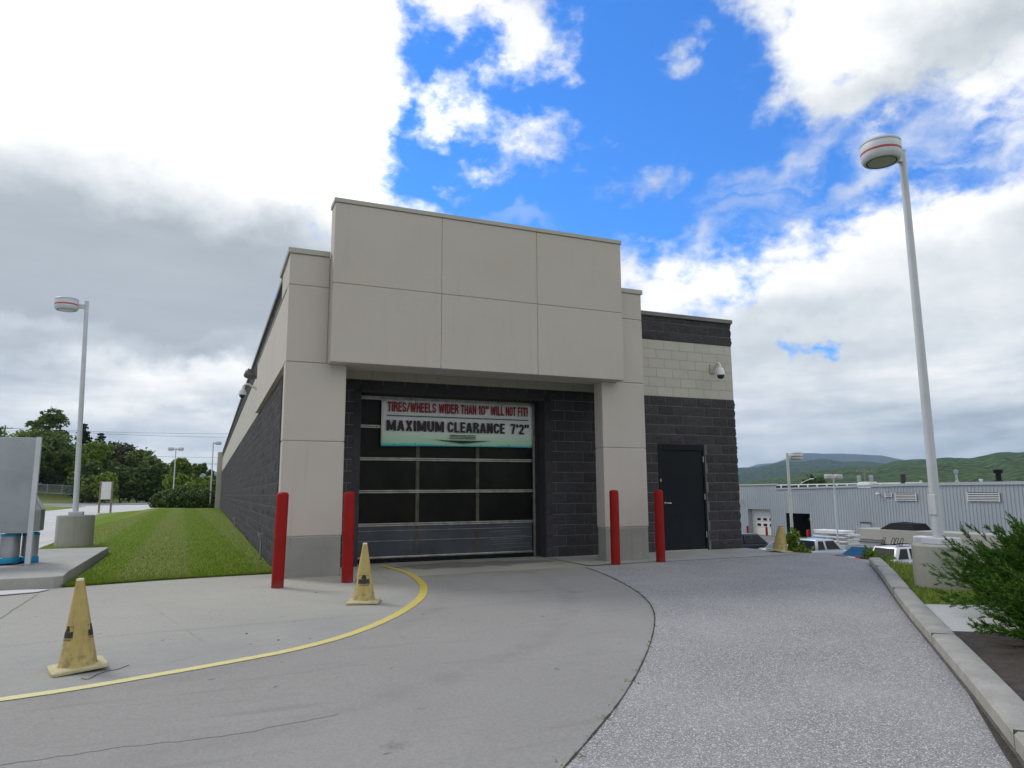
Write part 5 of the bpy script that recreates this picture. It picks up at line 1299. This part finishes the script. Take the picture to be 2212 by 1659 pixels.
TR = [  # az, dist, elevation of top, width, kind, material, label
    (-10.15, 176, 5.75, 10.5, 'loose', m_leaf_a, 'tallest loose crowned tree standing above the wood at left', 3800),
    (-12.9, 165, 4.0, 11, 'round', m_leaf_a, 'broad green tree at the left end of the wood, right by the utility pole', 5200),
    (-11.6, 158, 4.15, 10, 'round', m_leaf_b, 'broad pale topped tree left of the tallest tree', 5200),
    (-10.6, 150, 4.0, 10, 'round', m_leaf_a, 'dense round tree in front of the tallest tree', 5600),
    (-9.4, 155, 3.75, 9.5, 'round', m_leaf_a, 'dark round tree just right of the tallest tree', 5600),
    (-8.15, 162, 5.1, 9.5, 'conifer', m_leaf_c, 'tallest dark conifer behind the left lamp post', 3600),
    (-7.65, 148, 3.9, 7.5, 'round', m_leaf_b, 'light green tree between the two dark conifers', 4200),
    (-7.1, 158, 4.5, 8, 'conifer', m_leaf_c, 'smaller pointed conifer right of the left lamp post', 3000),
    (-6.35, 150, 3.3, 7, 'round', m_leaf_a, 'green tree between the small conifer and the brownish tree', 4200),
    (-5.95, 160, 4.35, 7.5, 'bare', m_leaf_d, 'half bare tree with twiggy brown top', 1500),
    (-5.2, 150, 3.5, 8, 'round', m_leaf_d, 'brownish green round tree at the right of the twiggy one', 4200),
    (-4.4, 146, 2.95, 7, 'round', m_leaf_a, 'green tree on the falling right slope of the wood', 4200),
    (-3.5, 140, 2.6, 6.5, 'round', m_leaf_a, 'low green tree where the wood falls towards the bushes', 4000),
    (-2.6, 140, 2.25, 5, 'sapling', m_leaf_a, 'slim young tree left of the twin lamp post', 1500),
    (-1.75, 120, 2.5, 4.5, 'round', m_leaf_b, 'lighter green tree right of the twin lamp post', 3000),
    (-.75, 118, 2.45, 3.4, 'sapling', m_leaf_a, 'slim young tree between the two far lamp posts', 1400),
    (.1, 122, 1.9, 4.6, 'conifer', m_leaf_a, 'small pointed tree against the far wall end', 1600),
    (-9.0, 160, 2.6, 8, 'bushy', m_leaf_a, 'dark bushy undergrowth below the round trees at left', 4200),
    (-7.9, 138, 2.0, 7, 'bushy', m_jun_dark, 'dark bushy mass behind the left lamp post', 4200),
    (-6.55, 128, 1.75, 4.5, 'bushy', m_leaf_b, 'bright green shrub behind the blank sign board', 3200),
    (-7.4, 130, 1.35, 4.5, 'bushy', m_leaf_a, 'green shrub left of the blank sign board', 3000),
    (-5.6, 134, 2.2, 7.0, 'bushy', m_jun_dark, 'dark thicket right of the blank sign board', 4600),
    (-4.6, 132, 2.0, 7.0, 'bushy', m_jun_dark, 'dark thicket in the middle below the falling tree line', 4600),
    (-3.6, 130, 1.8, 6.0, 'bushy', m_jun_dark, 'dark thicket just left of the lawn bushes', 4000),
    (-11.0, 162, 2.6, 9, 'bushy', m_jun_dark, 'shadowy undergrowth at the far left behind the fence', 4200),
    (-14.2, 160, 3.6, 10, 'round', m_leaf_a, 'broad tree at the far left edge of the picture', 4200),
]
for i, (a, d, e, w, k, m, l, n) in enumerate(TR):
    bz = 2.6 if (a < -8 and d > 139) else 0.2
    H_ = 1.23 + d * math.tan(rad(e)) - bz
    tree('conifer_tree' if k == 'conifer' else 'bush' if k == 'bushy' else 'broadleaf_tree', l, 'bush' if k == 'bushy' else 'tree', a, d, H_, w, k, m, 'trees and thickets beyond the road', int(n * 2.1), .33 if k != 'conifer' else .30, bz, i)
# trees beyond the workshop
for i, (x, y, h, w, k, m, l) in enumerate([(95, 92.5, 7.6, 4.4, 'round', m_leaf_b, 'small yellow green tree top above the workshop roof'), (95, 81.5, 8.2, 7.5, 'round', m_jun_dark, 'dark round tree showing above the workshop roof by the lamps')]):
    dx, dy = x - CP.x, y - CP.y
    tree('broadleaf_tree', l, 'tree', math.degrees(math.atan2(dx, dy)), math.hypot(dx, dy), h, w, k, m, None, 3000, .4, -4.5, 50 + i)
# bushes at the lawn's far end
BS = [(-4.6, 67.5, 1.6, 2.6, 'low dark juniper mound at the left end of the lawn bushes'), (-3.2, 65.2, 1.9, 3.0, 'low dark juniper mound below the twin lamp post'), (-1.7, 62.8, 1.8, 3.0, 'low dark juniper mound in the middle of the lawn end'), (-.6, 61.3, 1.7, 2.4, 'low dark juniper mound against the far wall corner')]
for i, (x, y, h, w, l) in enumerate(BS):
    r = thing('juniper_bush', l, 'bush', (x, y, 0), 0, 'dark mounds at the lawn end')
    P_ = crown_points([(0, 0, h * .45, w / 2, w / 2, h * .52), (w * .25, 0, h * .3, w * .35, w * .4, h * .38), (-w * .25, .2, h * .35, w * .35, w * .4, h * .4)], 5200); P_[:, 2] = np.maximum(P_[:, 2], .05)
    tris_mesh('foliage', leaf_quads(P_, .15), m_jun_dark, r, 4)
    bm = B(); tube(bm, [(0, 0, -.1), (0, 0, h * .5)], [.06, .03], 6); obj('stem', bm, m_bark, r)
for i, (x, y, h, w, m, l) in enumerate([(-4.2, 74, 3.5, 3.6, m_leaf_b, 'bright leafy bush behind the left dark mounds'), (-2.2, 72, 3.0, 3.6, m_leaf_b, 'bright leafy bush between the two far lamp posts'), (-.2, 70, 3.0, 3.0, m_leaf_a, 'green leafy bush against the far wall end')]):
    dx, dy = x - CP.x, y - CP.y
    tree('bush', l, 'bush', math.degrees(math.atan2(dx, dy)), math.hypot(dx, dy), h, w, 'bushy', m, 'leafy bushes at the lawn end', 2600, .22, 0, 70 + i)

# juniper beside the kerb at right: arching sprays of scale leaves
def juniper(name, label, loc, R_, H_, n_spray, seed):
    rr = np.random.default_rng(seed); r = thing(name, label, 'bush', loc)
    V = []; bm = B()
    for s in range(n_spray):
        a = rr.uniform(0, 2 * math.pi); el_ = rr.uniform(.08, 1.2) ** 1.1
        L_ = R_ * rr.uniform(.72, 1.12) * (1 - .28 * el_)
        d = np.array([math.cos(a) * math.cos(el_), math.sin(a) * math.cos(el_), math.sin(el_) * H_ / R_ * 1.5 + .12])
        d = d + np.array([-.14, .06, .04]) * (1 if seed == 21 else .4); st = np.array([rr.normal(0, .16), rr.normal(0, .16), .02])
        bend = np.array([rr.normal(0, .18), rr.normal(0, .18), rr.uniform(-.12, .22)])
        K = 9; pts = [st + d * L_ * (k / K) + bend * (k / K) ** 2 * L_ for k in range(K + 1)]
        if s % 3 == 0: tube(bm, [tuple(p) for p in pts[:8]], [.016 * (1 - k / 9) + .002 for k in range(8)], 5, cap=False)
        # side twigs, fanned forward
        for q in range(32):
            u = rr.uniform(.25, 1.0); k = min(K - 1, int(u * K)); p = pts[k] + (pts[k + 1] - pts[k]) * (u * K - k)
            ax = pts[k + 1] - pts[k]; ax /= np.linalg.norm(ax)
            sd_ = rr.normal(size=3); sd_ -= ax * sd_.dot(ax); sd_ /= np.linalg.norm(sd_)
            tdir = ax * .95 + sd_ * rr.uniform(.2, .6) + np.array([0, 0, .10]); tdir /= np.linalg.norm(tdir)
            tl = rr.uniform(.06, .16) * (1.15 - .45 * u)
            m_ = 13
            tt = np.linspace(.05, 1, m_)[:, None]; c = p + tdir * tl * tt
            sd2 = rr.normal(size=(m_, 3)); sd2 -= tdir * (sd2 @ tdir)[:, None]; sd2 /= np.linalg.norm(sd2, axis=1)[:, None]
            ld_ = tdir * .85 + sd2 * .55; ll = rr.uniform(.028, .05, (m_, 1)) * (1.15 - .5 * tt)
            wd = np.cross(ld_, rr.normal(size=(m_, 3))); wd /= np.linalg.norm(wd, axis=1)[:, None]
            V.append(np.stack([c - wd * .0055, c + wd * .0055, c + ld_ * ll], 1))
    V = np.concatenate(V); V[:, :, 2] = np.maximum(V[:, :, 2], .005)
    tris_mesh('foliage', V, m_jun, r); obj('branches', bm, m_bark, r)
    return r
juniper('juniper_bush', 'large spreading bright green juniper overhanging the kerb at the right edge', (7.44, -6.86, -.12), 1.10, .70, 2300, 21)
juniper('juniper_bush', 'second juniper behind the right edge one, mostly out of the picture', (9.3, -7.9, -.12), 1.2, .80, 500, 22)

juniper('juniper_bush', 'low dark juniper close to the kerb at the lower right corner', (5.95, -7.72, -.12), .72, .46, 1500, 23)
# weeds at the slope edge
def weed(label, loc, h, n, spread, seed):
    rr = np.random.default_rng(seed); r = thing('weed_plant', label, 'weed', loc, 0, 'weeds at the slope edge'); bm = B(); C_ = []
    for s in range(n):
        a = rr.uniform(0, 6.28); hh = h * rr.uniform(.45, 1); dx, dy = math.cos(a) * spread * rr.uniform(.2, 1), math.sin(a) * spread * rr.uniform(.2, 1)
        P_ = [np.array([dx * .3 * 0 + dx * t_ ** 1.4, dy * t_ ** 1.4, hh * t_]) for t_ in np.linspace(0, 1, 7)]
        tube(bm, [tuple(p) for p in P_], .004, 5, cap=False)
        for p in P_[1:]:
            for _ in range(9): C_.append(p + rr.normal(0, .045, 3))
    obj('stem', bm, m_leaf_b, r); tris_mesh('leaves', leaf_quads(np.array(C_), .055, 1, 1.8), m_leaf_b, r, 4)
weed('tall leafy weed just right of the cut-top cone', (10.1, .12, -.10), .52, 8, .11, 1)
weed('low spreading weed below the tall one on the slope edge', (10.2, -.02, -.12), .24, 8, .14, 2)
weed('slender weed standing before the dark blue saloon', (10.5, -1.35, -.12), .30, 4, .10, 3)
weed('low weed patch at the kerb end', (10.4, -1.62, -.12), .09, 8, .25, 4)

# grass blades on the nearer lawn and verge
def blades(name, label, poly_test, x0, x1, y0, y1, n, zf, h, power=1.6):
    x = rng.uniform(x0, x1, n); y = y0 + (y1 - y0) * rng.uniform(0, 1, n) ** power
    k = np.array([poly_test(a, b) for a, b in zip(x, y)]); x, y = x[k], y[k]; n = len(x)
    z = np.array([zf(a, b) for a, b in zip(x, y)]); a = rng.uniform(0, 6.28, n); w = .004
    hh = h * rng.uniform(.5, 1.3, n); lx, ly_ = rng.normal(0, .4, n) * hh, rng.normal(0, .4, n) * hh
    V = np.stack([np.stack([x - w * np.cos(a), y - w * np.sin(a), z], 1), np.stack([x + w * np.cos(a), y + w * np.sin(a), z], 1), np.stack([x + lx, y + ly_, z + hh], 1)], 1)
    o = tris_mesh(name, V, m_blade_lawn if name == 'lawn_grass' else m_blade); tag(o, label, 'grass', kind='stuff')
def in_poly(poly):
    def f(x, y):
        c = False; n = len(poly); j = n - 1
        for i in range(n):
            xi, yi = poly[i]; xj, yj = poly[j]
            if (yi > y) != (yj > y) and x < (xj - xi) * (y - yi) / (yj - yi) + xi: c = not c
            j = i
        return c
    return f
blades('lawn_grass', 'short mown green grass of the lawn beside the left wall', in_poly(lawn_pts), -5, .1, .25, 60, 150000, lambda x, y: .012, .034, 2.6)
blades('verge_grass', 'short grass on the verge behind the kerb at right', in_poly([(10.6, -1.9), (9.85, -1.95), (9.75, -2.05), (8.8, -2.97), (7.84, -3.86), (6.55, -5.14), (6.6, -5.3), (8.2, -6.2), (12, -8), (13, -3)]), 6.4, 12, -7, -1, 50000, lambda x, y: vz(x, y) + .028, .045, 1.0)

eg = catmull([(-2.72, .26), (-2.2, .40), (-1.63, .55), (-.9, .66), (.04, .74)], 60); V = []
for (x, y) in eg:
    for _ in range(22):
        px, py = x + random.gauss(0, .012), y + .012 + random.gauss(0, .014) + (.5 - random.random() ** 3) * .01; a = random.uniform(0, 6.28); h = random.uniform(.015, .05); z = .004
        V.append([(px - .003 * math.cos(a), py - .003 * math.sin(a), z), (px + .003 * math.cos(a), py + .003 * math.sin(a), z), (px + random.gauss(0, .014), py - abs(random.gauss(0, .022)), z + h)])
tag(tris_mesh('edge_grass', np.array(V), m_blade), 'ragged grass tufts along the front edge of the lawn', 'grass', kind='stuff')
# ================================================================== fence on the bank, utility poles and wires
fp = thing('chain_link_fence', 'low chain-link fence on the grass bank below the trees', 'fence', (0, 0, 0))
pa = Vector((CP.x + 140 * math.sin(rad(-14)), CP.y + 140 * math.cos(rad(-14)), 2.2)); pb = Vector((CP.x + 136 * math.sin(rad(-8.3)), CP.y + 136 * math.cos(rad(-8.3)), 1.3))
for k in range(8):
    p = pa.lerp(pb, k / 7); bm = B(); tube(bm, [p, p + Vector((0, 0, 1.5))], .04, 6); obj('post', bm, m_plastic, fp)
bm = B()
for z in (.1, 1.45): tube(bm, [pa + Vector((0, 0, z)), pb + Vector((0, 0, z))], .025, 5)
obj('rail', bm, m_plastic, fp)
bm = B(); n = 120
for k in range(n):
    p = pa.lerp(pb, k / n); q = pa.lerp(pb, min(1, (k + 2.5) / n)); q2 = pa.lerp(pb, max(0, (k - 2.5) / n))
    for e in (q, q2): tube(bm, [p + Vector((0, 0, .1)), e + Vector((0, 0, 1.45))], .007, 3, cap=False)
obj('wire_mesh', bm, m_plastic, fp)
def upole(label, x, y, z0, h, arm_rot=0, trans=False):
    r = thing('utility_pole', label, 'utility pole', (x, y, z0), arm_rot, 'wooden utility poles')
    bm = B(); tube(bm, [(0, 0, -.3), (0, 0, h)], [.17, .12], 10); obj('pole', bm, m_wood, r)
    obj('crossarm', bx(-1.2, 1.2, -.06, .06, h - .65, h - .5), m_wood, r)
    for x_ in (-1.05, -.4, .4, 1.05):
        bm = B(); lathe(bm, [(.04, 0), (.07, .05), (.05, .12), (.06, .17)], 8, (x_, 0, h - .5)); obj('insulator', bm, m_plastic, r)
    if trans:
        for x_ in (-.85, .85):
            bm = B(); lathe(bm, [(.28, 0), (.30, .05), (.30, .8), (.2, .9)], 14, (x_, 0, h - 2.1)); obj('transformer', bm, m_plastic, r)
    return r
upole('wooden utility pole with crossarm above the wood at far left', -37.5, 152, 2, 12.7, 0)
upole('wooden utility pole hidden behind the far end of the building', 24, 140, 0, 14.2, 0)
upole('wooden pole with two transformers above the workshop roof', 95, 71.3, -4.5, 9.3, rad(-50), True)
def wire(p, q, sag, label, r=.022):
    p, q = Vector(p), Vector(q); bm = B()
    tube(bm, [p.lerp(q, k / 20) - Vector((0, 0, sag * 4 * (k / 20) * (1 - k / 20))) for k in range(21)], r, 4, cap=False)
    tag(obj('overhead_wire', bm, m_ink), label, 'wire', 'overhead wires')
wire((-38.5, 152, 14.2), (23, 140, 13.9), .6, 'upper overhead wire crossing the sky left of the building')
wire((-36.5, 152, 14.2), (25, 140, 13.3), .9, 'second overhead wire just under the upper one at left')
wire((-60, 150, 11.2), (24, 140, 8.9), 1.2, 'middle overhead wire above the tree tops at left')
wire((-60, 150, 10.2), (24, 140, 7.6), 1.3, 'lower thick overhead wire running to the building end', .04)
sl = thing('street_lamp', 'slender arm street light slanting above the workshop roof', 'street lamp', (90, 80, -4.4))
bm = B(); tube(bm, [(0, 0, 0), (0, 0, 6.6), (-.1, -.6, 7.0), (-.2, -2.6, 7.55)], [.09, .06, .045, .04], 8); obj('pole', bm, m_white, sl)
obj('lamp_head', bx(-.35, -.05, -3.2, -2.5, 7.5, 7.62), m_white, sl, bevel=.02)

# small litter on the drive
for i, (x, y, s, l) in enumerate([(-.6, -3.95, .011, 'tiny dark stone on the drive near the middle joint'), (-.35, -4.35, .010, 'tiny flat dark chip on the drive above the yellow line'), (.35, -1.6, .010, 'tiny stone near the second bollard foot'), (-2.55, -5.05, .012, 'tiny pebble on the drive left of the front cone')]):
    bm = B(); bmesh.ops.create_icosphere(bm, subdivisions=1, radius=s)
    for v in bm.verts: v.co.z *= .45; v.co.x *= random.uniform(.8, 1.4)
    o = obj('pebble', bm, m_ink); o.location = (x, y, zg(x, y) + s * .3); tag(o, l, 'stone')

# ================================================================== haze
bm = B(); box(bm, -9500, 9500, -6500, 9500, -14, 700)
hz = obj('haze', bm, None); hz.data.materials.clear()
mh = bpy.data.materials.new('haze_air'); mh.use_nodes = True; th_ = NT(mh.node_tree); th_.n.clear()
pv = th_.new('ShaderNodeVolumePrincipled'); pv.inputs['Color'].default_value = (.55, .76, 1, 1); pv.inputs['Density'].default_value = .00009; pv.inputs['Anisotropy'].default_value = .0
ho = th_.new('ShaderNodeOutputMaterial'); th_.l.new(pv.outputs[0], ho.inputs['Volume'])
hz.data.materials.append(mh); tag(hz, kind='stuff'); hz['label'] = 'pale blue air that softens the far hills'; hz['category'] = 'haze'
